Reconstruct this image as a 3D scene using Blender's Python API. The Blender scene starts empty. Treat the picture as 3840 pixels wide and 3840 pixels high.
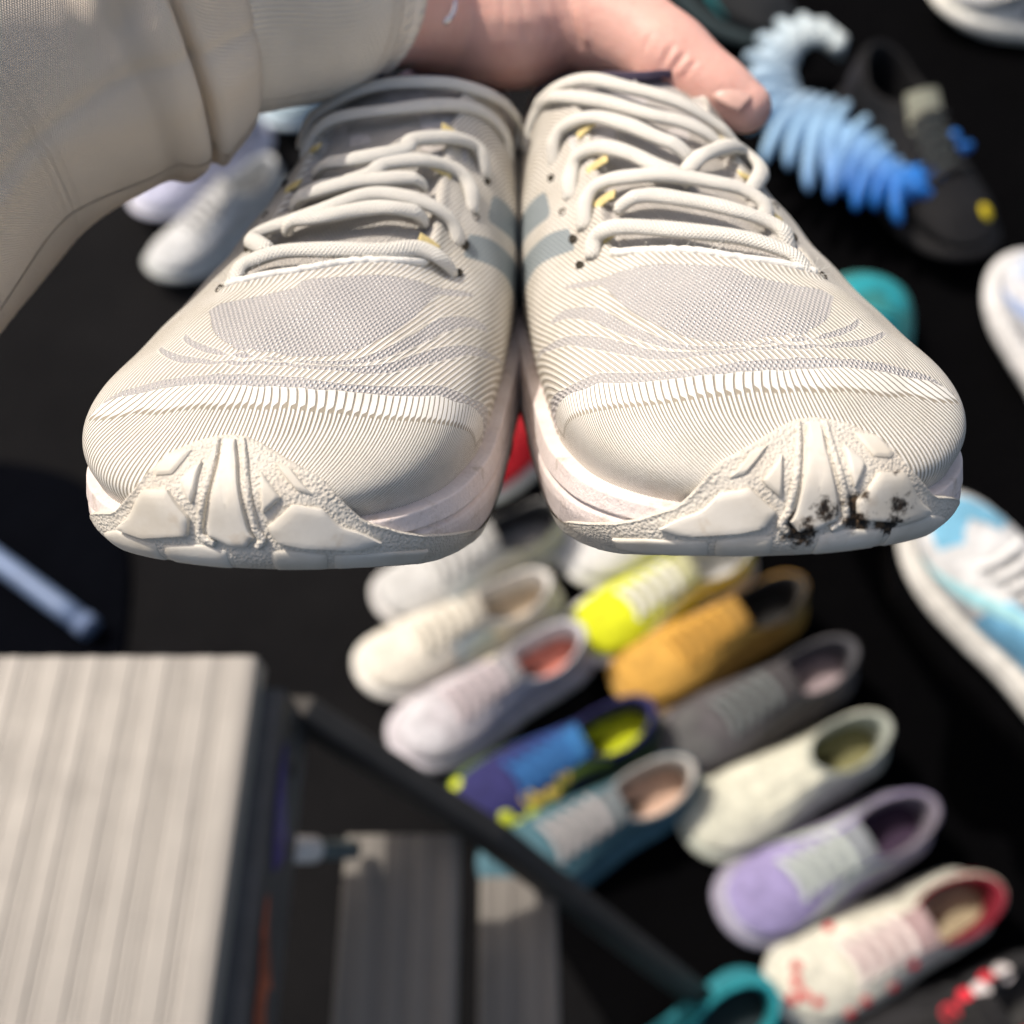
import bpy, bmesh, math, random
import numpy as np
from mathutils import Matrix, Vector
random.seed(7); RNG = np.random.default_rng(7)
scn = bpy.context.scene
# ================================================================= camera, sky, sun, exposure
CAM = np.array([0.0, 0.0, 1.30]); PITCH = math.radians(60.0)
FPX = 1920.0 / math.tan(math.radians(27.0))
RT = np.array([1.0, 0, 0]); FW = np.array([0, math.cos(PITCH), -math.sin(PITCH)]); UP = np.array([0, math.sin(PITCH), math.cos(PITCH)])
cam_d = bpy.data.cameras.new("camera"); cam = bpy.data.objects.new("camera", cam_d); scn.collection.objects.link(cam)
cam.location = CAM; cam.rotation_euler = (math.pi / 2 - PITCH, 0, 0)
cam_d.sensor_width = 36; cam_d.lens = 18 / math.tan(math.radians(27)); cam_d.clip_start = .01; cam_d.clip_end = 60
cam_d.dof.use_dof = True; cam_d.dof.focus_distance = .240; cam_d.dof.aperture_fstop = 7.2
scn.camera = cam
SUN = -.50 * RT + .69 * UP - .52 * FW; SUN = SUN / np.linalg.norm(SUN)
elev = math.asin(SUN[2]); azim = math.atan2(SUN[0], SUN[1])
w = bpy.data.worlds.new("World"); scn.world = w; w.use_nodes = True
sky = w.node_tree.nodes.new("ShaderNodeTexSky"); sky.sky_type = 'NISHITA'; sky.sun_disc = False
sky.sun_elevation = elev; sky.sun_rotation = azim; sky.dust_density = 4.0; sky.ozone_density = .6
bg = w.node_tree.nodes["Background"]; bg.inputs[1].default_value = .15
w.node_tree.links.new(sky.outputs[0], bg.inputs[0])
sl = bpy.data.lights.new("sun", 'SUN'); sl.energy = 3.6; sl.angle = math.radians(.53); sl.color = (1.0, .98, .95)
sun = bpy.data.objects.new("sun", sl); scn.collection.objects.link(sun)
sun.rotation_euler = Vector(SUN).to_track_quat('Z', 'Y').to_euler(); sun.location = (-2, 1, 5)
vs = scn.view_settings; vs.view_transform = 'Standard'; vs.look = 'None'; vs.exposure = .02; vs.use_white_balance = True; vs.white_balance_temperature = 7100; vs.white_balance_tint = 12; vs.gamma = 1; vs.use_curve_mapping = False
scn.cycles.use_denoising = True
scn.cycles.max_bounces = 6

# ================================================================= helpers
def cw(x, y, d):
    return CAM + x * RT + y * UP + d * FW
def at(px, py, d):
    """point seen at photo position px,py (3840 scale) at distance d in front of the camera"""
    return cw((px - 1920) / FPX * d, (1920 - py) / FPX * d, d)
def on(px, py, h=0.0):
    """point of the level plane z=h seen at px,py (1932 scale)"""
    px, py = px * 1.98758, py * 1.98758
    r = at(px, py, 1.0) - CAM
    return CAM + r * ((h - CAM[2]) / r[2])
def tag(o, label=None, cat=None, group=None, kind=None):
    if label: o["label"] = label
    if cat: o["category"] = cat
    if group: o["group"] = group
    if kind: o["kind"] = kind
    return o
def link(o, parent=None):
    scn.collection.objects.link(o)
    if parent is not None: o.parent = parent
    return o
def empty(name, M=None):
    o = bpy.data.objects.new(name, None); o.empty_display_size = .05
    if M is not None: o.matrix_world = Matrix(M.tolist()) if not isinstance(M, Matrix) else M
    return link(o)
def mesh(name, V, F, mat=None, parent=None, smooth=True, sharp=None, attrs=None):
    me = bpy.data.meshes.new(name)
    me.from_pydata([tuple(map(float, v)) for v in np.asarray(V).reshape(-1, 3)], [], [tuple(map(int, f)) for f in F])
    if smooth: me.polygons.foreach_set("use_smooth", [True] * len(me.polygons))
    if sharp: me.set_sharp_from_angle(angle=math.radians(sharp))
    if attrs:
        for k, a in attrs.items():
            at_ = me.attributes.new(k, 'FLOAT_VECTOR', 'POINT'); at_.data.foreach_set("vector", np.asarray(a, np.float32).reshape(-1))
    me.update()
    if mat is not None: me.materials.append(mat)
    return link(bpy.data.objects.new(name, me), parent)
def grid_faces(n, m, wrap_n=False, wrap_m=False, flip=False):
    F = []
    for i in range(n if wrap_n else n - 1):
        for j in range(m if wrap_m else m - 1):
            a = i * m + j; b = ((i + 1) % n) * m + j; c = ((i + 1) % n) * m + (j + 1) % m; d = i * m + (j + 1) % m
            F.append((a, d, c, b) if flip else (a, b, c, d))
    return F
def boxes(name, items, mat, parent=None, bevel=0):
    """items: (centre, size, 3x3 rotation or None)"""
    V = []; F = []
    for c, s, R in items:
        k = len(V); R = np.eye(3) if R is None else np.asarray(R)
        for dx in (-.5, .5):
            for dy in (-.5, .5):
                for dz in (-.5, .5): V.append(np.asarray(c) + R @ (np.array([dx, dy, dz]) * np.asarray(s)))
        F += [(k, k + 1, k + 3, k + 2), (k + 4, k + 6, k + 7, k + 5), (k, k + 4, k + 5, k + 1), (k + 2, k + 3, k + 7, k + 6), (k, k + 2, k + 6, k + 4), (k + 1, k + 5, k + 7, k + 3)]
    o = mesh(name, V, F, mat, parent, smooth=False)
    if bevel:
        b = o.modifiers.new("bevel", 'BEVEL'); b.width = bevel; b.segments = 3
    return o
def resample(P, n):
    P = np.asarray(P, float); k = len(P); Q = np.vstack([2 * P[0] - P[1], P, 2 * P[-1] - P[-2]]); out = []
    for i in range(k - 1):
        p0, p1, p2, p3 = Q[i:i + 4]
        for t in np.linspace(0, 1, 12, endpoint=False):
            out.append(.5 * (2 * p1 + (p2 - p0) * t + (2 * p0 - 5 * p1 + 4 * p2 - p3) * t * t + (3 * p1 - p0 - 3 * p2 + p3) * t ** 3))
    out.append(P[-1]); out = np.array(out)
    s = np.concatenate([[0], np.cumsum(np.linalg.norm(np.diff(out, axis=0), axis=1))]); x = np.linspace(0, s[-1], n)
    return np.stack([np.interp(x, s, out[:, j]) for j in range(out.shape[1])], -1), s[-1]
def sweep(P, a, b, nrm, seg=12, caps=True):
    """tube with oval section along P; nrm: per-point rough 'up'; a half width, b half height (arrays allowed)"""
    P = np.asarray(P, float); n = len(P)
    T = np.gradient(P, axis=0); T /= np.linalg.norm(T, axis=1, keepdims=True) + 1e-12
    nrm = np.broadcast_to(np.asarray(nrm, float), P.shape)
    Sd = np.cross(T, nrm); Sd /= np.linalg.norm(Sd, axis=1, keepdims=True) + 1e-12
    U = np.cross(Sd, T)
    a = np.broadcast_to(a, (n,)); b = np.broadcast_to(b, (n,))
    th = np.linspace(0, 2 * math.pi, seg, endpoint=False)
    V = P[:, None] + (a[:, None] * np.cos(th))[..., None] * Sd[:, None] + (b[:, None] * np.sin(th))[..., None] * U[:, None]
    F = grid_faces(n, seg, wrap_m=True)
    V = V.reshape(-1, 3)
    if caps:
        F += [tuple(range(seg)), tuple((n - 1) * seg + k for k in reversed(range(seg)))]
    return V, F
class Acc:
    def __init__(s): s.V = []; s.F = []; s.n = 0; s.A = {}
    def add(s, V, F, **attrs):
        V = np.asarray(V).reshape(-1, 3)
        s.V.append(V); s.F += [tuple(i + s.n for i in f) for f in F]; s.n += len(V)
        for k, a in attrs.items(): s.A.setdefault(k, []).append(np.asarray(a).reshape(-1, 3))
    def build(s, name, mat, parent=None, **k):
        at_ = {q: np.vstack(v) for q, v in s.A.items()} or None
        return mesh(name, np.vstack(s.V), s.F, mat, parent, attrs=at_, **k)
# ----------------------------------------------------------------- node helper
class NB:
    def __init__(s, name, base=(.8, .8, .8), rough=.6, metal=0.0, spec=.5):
        s.mat = bpy.data.materials.new(name); s.mat.use_nodes = True; s.t = s.mat.node_tree
        s.b = s.t.nodes["Principled BSDF"]
        s.set("Base Color", (*base, 1)); s.set("Roughness", rough); s.set("Metallic", metal); s.set("Specular IOR Level", spec)
        s._obj = None
    def set(s, k, v):
        if isinstance(v, bpy.types.NodeSocket): s.t.links.new(v, s.b.inputs[k])
        else: s.b.inputs[k].default_value = v
    def n(s, typ): return s.t.nodes.new(typ)
    def put(s, sock, v):
        if isinstance(v, bpy.types.NodeSocket): s.t.links.new(v, sock)
        elif v is not None:
            if sock.type == 'RGBA' and len(v) == 3: v = (*v, 1)
            sock.default_value = v
    def m(s, op, a, b=None, c=None, clamp=False):
        x = s.n("ShaderNodeMath"); x.operation = op; x.use_clamp = clamp
        for i, v in enumerate((a, b, c)):
            if v is not None: s.put(x.inputs[i], v)
        return x.outputs[0]
    def ss(s, x, lo, hi, a=0.0, b=1.0):
        r = s.n("ShaderNodeMapRange"); r.interpolation_type = 'SMOOTHSTEP'
        s.put(r.inputs[0], x); s.put(r.inputs[1], lo); s.put(r.inputs[2], hi); s.put(r.inputs[3], a); s.put(r.inputs[4], b)
        return r.outputs[0]
    def mix(s, f, a, b):
        x = s.n("ShaderNodeMix"); x.data_type = 'RGBA'; s.put(x.inputs[0], f); s.put(x.inputs[6], a); s.put(x.inputs[7], b)
        return x.outputs[2]
    def mixf(s, f, a, b):
        x = s.n("ShaderNodeMix"); x.data_type = 'FLOAT'; s.put(x.inputs[0], f); s.put(x.inputs[2], a); s.put(x.inputs[3], b)
        return x.outputs[0]
    def obj(s):
        if s._obj is None: s._obj = s.n("ShaderNodeTexCoord").outputs["Object"]
        return s._obj
    def attr(s, name):
        a = s.n("ShaderNodeAttribute"); a.attribute_name = name; return a.outputs["Vector"]
    def xyz(s, v):
        x = s.n("ShaderNodeSeparateXYZ"); s.put(x.inputs[0], v); return x.outputs[0], x.outputs[1], x.outputs[2]
    def comb(s, a, b, c=0.0):
        x = s.n("ShaderNodeCombineXYZ"); s.put(x.inputs[0], a); s.put(x.inputs[1], b); s.put(x.inputs[2], c); return x.outputs[0]
    def scalev(s, v, k):
        x = s.n("ShaderNodeVectorMath"); x.operation = 'MULTIPLY'; s.put(x.inputs[0], v); s.put(x.inputs[1], k if not isinstance(k, (int, float)) else (k, k, k)); return x.outputs[0]
    def noise(s, scale, detail=3, rough=.55, co=None, dist=0.0):
        x = s.n("ShaderNodeTexNoise"); s.put(x.inputs["Vector"], co if co is not None else s.obj()); s.put(x.inputs["Scale"], scale); s.put(x.inputs["Detail"], detail); s.put(x.inputs["Roughness"], rough); s.put(x.inputs["Distortion"], dist)
        return x.outputs["Fac"]
    def voro(s, scale, co=None, feat='F1', rnd=1.0):
        x = s.n("ShaderNodeTexVoronoi"); x.feature = feat; s.put(x.inputs["Vector"], co if co is not None else s.obj()); s.put(x.inputs["Scale"], scale); s.put(x.inputs["Randomness"], rnd)
        return x.outputs["Distance"]
    def bump(s, h, dist=.001, strength=1.0, prev=None):
        x = s.n("ShaderNodeBump"); s.put(x.inputs["Height"], h); x.inputs["Distance"].default_value = dist; x.inputs["Strength"].default_value = strength
        if prev is not None: s.put(x.inputs["Normal"], prev)
        s.t.links.new(x.outputs[0], s.b.inputs["Normal"]); return x.outputs[0]
def plain(name, base, rough=.6, metal=0.0, spec=.4, nscale=60, var=.12, bscale=0, bdist=.0004):
    """a procedural material: base colour broken up by noise, fine relief"""
    k = NB(name, base, rough, metal, spec)
    f = k.noise(nscale, 4)
    k.set("Base Color", k.mix(k.ss(f, .3, .7), [c * (1 - var) for c in base], [min(1, c * (1 + var)) for c in base]))
    if bscale: k.bump(k.noise(bscale, 3), bdist)
    return k.mat
# ---------------------------------------------------------------- shoe surface
OUT = np.array([(-.010, 0), (-.029, .0065), (-.043, .021), (-.0495, .045), (-.0505, .08), (-.049, .13), (-.044, .18), (-.040, .23), (-.031, .270), (0, .287),
                (.031, .272), (.042, .235), (.047, .18), (.0490, .13), (.0505, .088), (.0510, .053), (.0465, .027), (.034, .0095), (.013, .0006)])
def spline_closed(P, n=60):
    N = len(P); out = []
    for i in range(N):
        p0, p1, p2, p3 = P[i - 1], P[i], P[(i + 1) % N], P[(i + 2) % N]
        for k in range(n):
            t = k / n
            out.append(.5 * (2 * p1 + (p2 - p0) * t + (2 * p0 - 5 * p1 + 4 * p2 - p3) * t * t + (3 * p1 - p0 - 3 * p2 + p3) * t ** 3))
    return np.array(out)
class Shoe:
    def __init__(s, out=OUT, ztop=None, zf=None, zb=None, L=.287, collar=(.030, .223, .045, .160), asym=True):
        s.collar = collar; s.asym = asym
        c = spline_closed(np.asarray(out, float))[::-1]          # reversed: u>0 runs to +x
        c = np.vstack([c[-1:], c[:-1]])
        seg = np.linalg.norm(np.roll(c, -1, 0) - c, axis=1)
        s.len = seg.sum(); a = np.concatenate([[0], np.cumsum(seg)])
        c2 = np.vstack([c, c[:1]])
        k = np.argmin(np.hypot(c[:, 0] - out[0][0], c[:, 1] - out[0][1]))
        a0 = a[k]
        s.a = a; s.c = c2; s.a0 = a0
        d = 1e-4
        s.ztop_t = np.array(ztop if ztop is not None else [(0, .050), (.02, .0565), (.035, .061), (.06, .0665), (.1, .076), (.14, .091), (.18, .107), (.21, .092), (.24, .088), (.27, .103), (.30, .106)])
        s.zf_t = np.array(zf if zf is not None else [(0, .036), (.03, .030), (.07, .0265), (.12, .027), (.2, .033), (.29, .038)])
        s.zb_t = np.array(zb if zb is not None else [(0, .0245), (.012, .0190), (.03, .0128), (.05, .0070), (.09, 0), (.24, 0), (.29, .006)])
        s.L = L
        uu = np.linspace(0, s.len / 2, 2000)
        yr = s.P(uu)[:, 1]; yl = s.P(-uu)[:, 1]
        s.u0r = uu[np.argmax(yr > collar[3])]; s.u0l = uu[np.argmax(yl > collar[3])]
    def P(s, u):
        a = (s.a0 + np.asarray(u, float)) % s.len
        return np.stack([np.interp(a, s.a, s.c[:, 0]), np.interp(a, s.a, s.c[:, 1])], -1)
    def N(s, u):
        d = .0015
        t = s.P(np.asarray(u) + d) - s.P(np.asarray(u) - d)
        t /= np.linalg.norm(t, axis=-1, keepdims=True)
        return np.stack([t[..., 1], -t[..., 0]], -1)              # outward
    def f(s, tab, y):
        # smooth table lookup
        h = .006
        return (np.interp(y, tab[:, 0], tab[:, 1]) + np.interp(y - h, tab[:, 0], tab[:, 1]) + np.interp(y + h, tab[:, 0], tab[:, 1])) / 3
    def E(s, u):
        """top curve: ridge in front, collar ellipse behind"""
        u = np.asarray(u, float); p = s.P(u); y = p[..., 1]
        um = (u + s.len / 2) % s.len - s.len / 2
        cx_, cy_, cr_, yf = s.collar
        ey = np.interp(y, [0, .01, .034, .06, .1, yf], [.044, .046, .056, .072, .107, cy_ - cr_])
        ex = np.interp(ey, [.04, .1, .18], [-.004, .001, .002])
        u0 = np.where(um >= 0, s.u0r, s.u0l)
        t = np.clip((np.abs(um) - u0) / (s.len / 2 - u0), 0, 1)
        al = math.pi * t
        cx = np.sin(al) * cx_ * np.sign(um) + .002; cy = cy_ - np.cos(al) * cr_
        b = np.abs(um) > u0
        return np.stack([np.where(b, cx, ex), np.where(b, cy, ey)], -1)
    def zfu(s, u, y):
        um = (np.asarray(u) + s.len / 2) % s.len - s.len / 2
        return s.f(s.zf_t, y) + s.asym * (.0050 * np.exp(-((um + .052) / .020) ** 2) + .0025 * np.exp(-((um - .075) / .030) ** 2))
    def upper(s, u, v):
        """v in 0..1 ; 0 feather line, 1 top curve"""
        u, v = np.broadcast_arrays(np.asarray(u, float), np.asarray(v, float))
        p = s.P(u); p = p - s.N(u) * np.interp(p[..., 0], [-.03, .03], [.0030, .0042])[..., None]; e = s.E(u)
        y0 = p[..., 1]
        n1 = np.interp(y0, [0, .03, .06, .11, .16, .287], [2.7, 2.6, 2.5, 2.25, 2.2, 1.9])     # boxiness
        th = v * math.pi / 2
        o = np.cos(th) ** (2 / n1); h = np.sin(th) ** (2 / n1)
        bulge = 1 + .0 * o
        xy = e + (p - e) * (o * bulge)[..., None]
        # slight bulge outwards above the feather line
        bl = np.sin(np.clip(v / .55, 0, 1) * math.pi) * np.interp(y0, [0, .1, .2], [.0035, .004, .001])
        xy = xy + s.N(u) * bl[..., None]
        zt = s.f(s.ztop_t, xy[..., 1]); zf = s.zfu(u, y0)
        z = zf + (zt - zf) * h
        return np.concatenate([xy, z[..., None]], -1)
    def sole(s, u, w):
        """w in 0..1 ; 0 under the edge, 1 feather line"""
        u, w = np.broadcast_arrays(np.asarray(u, float), np.asarray(w, float))
        p = s.P(u); n = s.N(u); y = p[..., 1]
        zb = s.f(s.zb_t, y); zf = s.zfu(u, y)
        toe = np.interp(y, [0, .05], [1, 0])
        o = np.interp(w, [0, .12, .3, .55, .63, .67, .71, .9, 1], [-.009, -.0035, -.0006, .0006, .0004, -.0008, .0004, -.0005, -.0040])
        o = o - toe * np.interp(w, [0, .5, 1], [.004, 0, 0])
        z = zb + (zf - zb) * np.interp(w, [0, .12, .3, .9, 1], [0, .035, .22, .98, 1.0])
        xy = p + n * o[..., None]
        return np.concatenate([xy, z[..., None]], -1)
    def wall(s, u, w):
        """combined: w 0..1 sole, 1..2 upper"""
        u, w = np.broadcast_arrays(np.asarray(u, float), np.asarray(w, float))
        a = s.sole(u, np.clip(w, 0, 1)); b = s.upper(u, np.clip(w - 1, 0, 1))
        return np.where((w <= 1)[..., None], a, b)
    def skin_grid(s):
        """smoothed combined wall for rubber that wraps over sole and upper"""
        gu = np.linspace(-.085, .150, 380); gw = np.linspace(.02, 1.75, 150)
        W = s.wall(gu[:, None], gw[None, :]); Q = W.copy()
        def blur(A, ax, n):
            for _ in range(n):
                P = np.pad(A, [(1, 1) if k == ax else (0, 0) for k in range(3)], mode='reflect', reflect_type='odd')
                A = .25 * np.take(P, range(0, A.shape[ax]), ax) + .5 * A + .25 * np.take(P, range(2, A.shape[ax] + 2), ax)
            return A
        def nrm(A):
            n = np.cross(np.gradient(A, axis=0), np.gradient(A, axis=1)); return n / (np.linalg.norm(n, axis=-1, keepdims=True) + 1e-12)
        # the rubber spans the hollow between sole and upper: convex outline of every vertical section
        P0 = s.P(gu); N0 = s.N(gu); T0 = np.stack([-N0[:, 1], N0[:, 0]], -1)
        for i in range(len(gu)):
            rel = W[i, :, :2] - P0[i]; o = rel @ N0[i]; tg = rel @ T0[i]; z = np.maximum.accumulate(W[i, :, 2] + np.arange(len(gw)) * 1e-7)
            hull = []
            for k in range(len(gw)):
                while len(hull) > 1 and (o[hull[-1]] - o[hull[-2]]) * (z[k] - z[hull[-2]]) <= (o[k] - o[hull[-2]]) * (z[hull[-1]] - z[hull[-2]]): hull.pop()
                hull.append(k)
            oh = np.interp(z, z[hull], o[hull])
            # even spacing along the new section, same w at the ends
            Q[i, :, :2] = P0[i] + N0[i] * oh[:, None] + T0[i] * tg[:, None]; Q[i, :, 2] = z
        Q = blur(blur(Q, 1, 60), 0, 8); n = blur(blur(nrm(Q), 1, 25), 0, 12); n /= np.linalg.norm(n, axis=-1, keepdims=True)
        Q = Q + n * .0002
        s.gq, s.gn, s.gu, s.gw = Q, n, gu, gw
    def skin(s, u, w, off=0.0):
        """point on that smoothed wall, pushed out by off along the normal"""
        if not hasattr(s, 'gq'): s.skin_grid()
        u, w = np.broadcast_arrays(np.asarray(u, float), np.asarray(w, float))
        a = np.clip((u - s.gu[0]) / (s.gu[1] - s.gu[0]), 0, len(s.gu) - 1.001); b = np.clip((w - s.gw[0]) / (s.gw[1] - s.gw[0]), 0, len(s.gw) - 1.001)
        i, j = a.astype(int), b.astype(int); fa, fb = (a - i)[..., None], (b - j)[..., None]
        g = lambda A: A[i, j] * (1 - fa) * (1 - fb) + A[i + 1, j] * fa * (1 - fb) + A[i, j + 1] * (1 - fa) * fb + A[i + 1, j + 1] * fa * fb
        n = g(s.gn); n = n / np.linalg.norm(n, axis=-1, keepdims=True)
        return g(s.gq) + n * (np.asarray(off)[..., None] if np.ndim(off) else off)
def pose(px, py, d, yaw, pitch, roll=0, mirror=False):
    """4x4 shoe frame -> world. (px,py,d) photo point and distance of the toe tip ground point"""
    X = (px - 1920) / FPX * d; Y = (1920 - py) / FPX * d
    # camera coords (right, up, depth)
    cy, sy = math.cos(yaw), math.sin(yaw); cp, sp = math.cos(pitch), math.sin(pitch); cr, sr = math.cos(roll), math.sin(roll)
    yl = np.array([sy * cp, sp, cy * cp]); xl = np.array([cy, 0, -sy])
    zl = np.cross(xl, yl); zl = np.array([-sy * sp, cp, -cy * sp])
    x2 = cr * xl + sr * zl; z2 = -sr * xl + cr * zl
    B = np.stack([RT, UP, FW], 1)
    M = np.eye(4); M[:3, 0] = B @ x2 * (-1 if mirror else 1); M[:3, 1] = B @ yl; M[:3, 2] = B @ z2
    M[:3, 3] = cw(X, Y, d)
    return M
POSE_L = pose(905, 2472, .238, .160, .518, -.08)
POSE_R = pose(3020, 2436, .232, -.140, .495, .085, True)
# outlines of the rubber toe cap and the printed pattern in shoe-surface coordinates: u = metres round the toe, w = height along the wall (0..1 sole, 1..2 upper)
BUMP_TOP = [(-.046, .16), (-.041, .24), (-.0365, .42), (-0.0305, 0.664), (-0.0185, 0.924), (-0.0125, 1.144), (-0.0092, 1.274), (-0.0075, 1.393), (-0.0052, 1.463), (0.0008, 1.53), (0.0055, 1.556), (0.0102, 1.57), (0.0165, 1.56), (0.0215, 1.523), (0.0258, 1.473), (0.0305, 1.407), (0.0342, 1.347), (0.0355, 1.32), (0.0369, 1.234), (0.0392, 1.117), (0.0422, 0.992), (0.0459, 0.857), (0.0502, 0.739), (0.0555, 0.639), (0.0642, 0.538), (0.0769, 0.40), (.095, .18)]
LUGS = {
  'L1': [(-0.0152, 0.748), (-0.0075, 1.237), (-0.0012, 1.26), (0.0042, 1.084), (0.0038, 0.849), (-0.0075, 0.706)],
  'C': [(0.0098, 1.533), (0.0132, 1.54), (0.0148, 1.43), (0.0162, 1.227), (0.0172, 1.041), (0.0185, 0.882), (0.0168, 0.739), (0.0135, 0.731), (0.0085, 0.874), (0.0082, 1.017), (0.0098, 1.277), (0.0102, 1.43)],
  'T1': [(0.0052, 1.433), (0.0055, 1.27), (0.0048, 1.174), (0.0012, 1.31), (0.0015, 1.343)],
  'V1': [(0.0012, 1.48), (-0.0015, 1.343), (-0.0058, 1.32), (-0.0072, 1.34), (-0.0055, 1.443)],
  'T2': [(0.0208, 1.397), (0.0252, 1.234), (0.0205, 1.127)],
  'V2': [(0.0242, 1.43), (0.0282, 1.393), (0.0322, 1.23), (0.0288, 1.264)],
  'R1': [(0.0212, 1.037), (0.0272, 1.19), (0.0335, 1.14), (0.0375, 0.958), (0.0452, 0.681), (0.0402, 0.63), (0.0282, 0.714), (0.0232, 0.79)],
  'S1': [(-0.0225, 0.56), (-0.0162, 0.7), (-0.0045, 0.655), (-0.0045, 0.34), (-0.02, 0.32)],
  'S2': [(-0.003, 0.655), (0.0066, 0.73), (0.0122, 0.67), (0.0122, 0.34), (-0.003, 0.34)],
  'S3': [(0.0215, 0.68), (0.0262, 0.69), (0.0333, 0.61), (0.0333, 0.33), (0.0215, 0.34)],
  'S4': [(0.0345, 0.6), (0.0482, 0.535), (0.0579, 0.44), (0.057, 0.3), (0.0345, 0.33)],
}
RIBS = [[(0.0078, 1.533), (0.0082, 1.413), (0.0078, 1.274), (0.0065, 1.024), (0.0068, 0.857), (0.0098, 0.756)], [(0.0158, 1.533), (0.0168, 1.417), (0.0175, 1.297), (0.0188, 1.017), (0.0202, 0.849), (0.0188, 0.739)]]
CURVES = {
 'c0': [(-0.0442, 1.38), (-0.0422, 1.467), (-0.0372, 1.546), (-0.0315, 1.643), (-0.0255, 1.713), (-0.0168, 1.773), (-0.0065, 1.806), (0.0108, 1.823), (0.0282, 1.806), (0.0412, 1.759), (0.0532, 1.68), (0.0609, 1.603), (0.0679, 1.523), (0.0749, 1.45), (0.0802, 1.4), (0.0835, 1.333), (0.0889, 1.27), (0.0979, 1.14), (0.1122, 0.966)],
 'c1': [(-0.0445, 1.43), (-0.0430, 1.50), (-0.0399, 1.566), (-0.0345, 1.676), (-0.0258, 1.776), (-0.0122, 1.846), (0.0085, 1.873), (0.0302, 1.856), (0.0452, 1.800), (0.0552, 1.703), (0.0632, 1.626), (0.0709, 1.543), (0.0782, 1.473), (0.0842, 1.413), (0.0889, 1.33), (0.0939, 1.25), (0.1166, 1.037)],
 'c2': [(-0.0589, 1.6), (-0.0452, 1.703), (-0.0382, 1.759), (-0.0315, 1.819), (-0.0165, 1.893), (0.0208, 1.919), (0.0432, 1.873), (0.0512, 1.815), (0.0599, 1.743), (0.0672, 1.66), (0.0755, 1.58), (0.0859, 1.51), (0.0969, 1.443), (0.1069, 1.377), (0.1186, 1.27), (0.1436, 1.084)],
 'c3': [(-0.0599, 1.606), (-0.0472, 1.722), (-0.0402, 1.785), (-0.0319, 1.845), (-0.0132, 1.912), (0.0208, 1.932), (0.0439, 1.886), (0.0525, 1.832), (0.0612, 1.757), (0.0692, 1.685), (0.0799, 1.595), (0.0889, 1.543), (0.0986, 1.49), (0.1079, 1.417), (0.1142, 1.36), (0.1242, 1.254), (.145, 1.08)],
 'c4': [(-0.0575, 1.715), (-0.0425, 1.813), (-0.0335, 1.866), (-0.0208, 1.926), (0.0215, 1.949), (0.0465, 1.890), (0.0535, 1.836), (0.0622, 1.759), (0.0722, 1.68), (0.0819, 1.616), (0.0946, 1.546), (0.1056, 1.5), (0.1142, 1.45), (0.1226, 1.387), (0.1289, 1.317)],
 'c5': [(-0.0622, 1.700), (-0.0449, 1.828), (-0.0339, 1.888), (-0.0072, 1.959), (0.0379, 1.929), (0.0535, 1.853), (0.0635, 1.773), (0.0705, 1.72), (0.0819, 1.655), (0.0942, 1.600), (0.1049, 1.553), (0.1122, 1.52), (0.1212, 1.453), (0.1269, 1.4), (0.1306, 1.323)],
 'c6': [(-.075, 1.74), (-0.0659, 1.789), (-0.0569, 1.826), (-0.0455, 1.876), (-0.0319, 1.929), (0.0028, 1.976), (0.0415, 1.946), (0.0557, 1.863), (0.0665, 1.786), (0.0779, 1.723), (0.0909, 1.663), (0.1036, 1.616), (0.1136, 1.586), (0.1229, 1.556), (0.1282, 1.5), (0.1399, 1.397)],
 'jog': [(-.05, 1.25), (-0.0349, 1.457), (-0.0292, 1.55), (-0.0208, 1.61), (-0.0142, 1.666), (-0.0065, 1.709), (0.0125, 1.743), (0.0319, 1.716), (0.0415, 1.66), (0.0485, 1.616), (0.0555, 1.54), (0.0622, 1.473), (0.0689, 1.4), (0.0765, 1.303), (0.0845, 1.197), (.095, 1.05)],
}
C7 = [(-.045, .050), (-.030, .054), (-.0217, .0597), (-.0185, .0672), (-.0148, .0687), (-.004, .0704), (.0006, .0725), (.0075, .0749), (.0175, .080), (.0242, .083), (.0302, .0865), (.0339, .0907), (.0389, .0962), (.0423, .0997), (.05, .102)]
THROAT = [(-.0225, .0725), (-.0127, .0741), (-.0022, .077), (.0049, .0807), (.0161, .086), (.0242, .0915), (.0268, .0955)]
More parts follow.
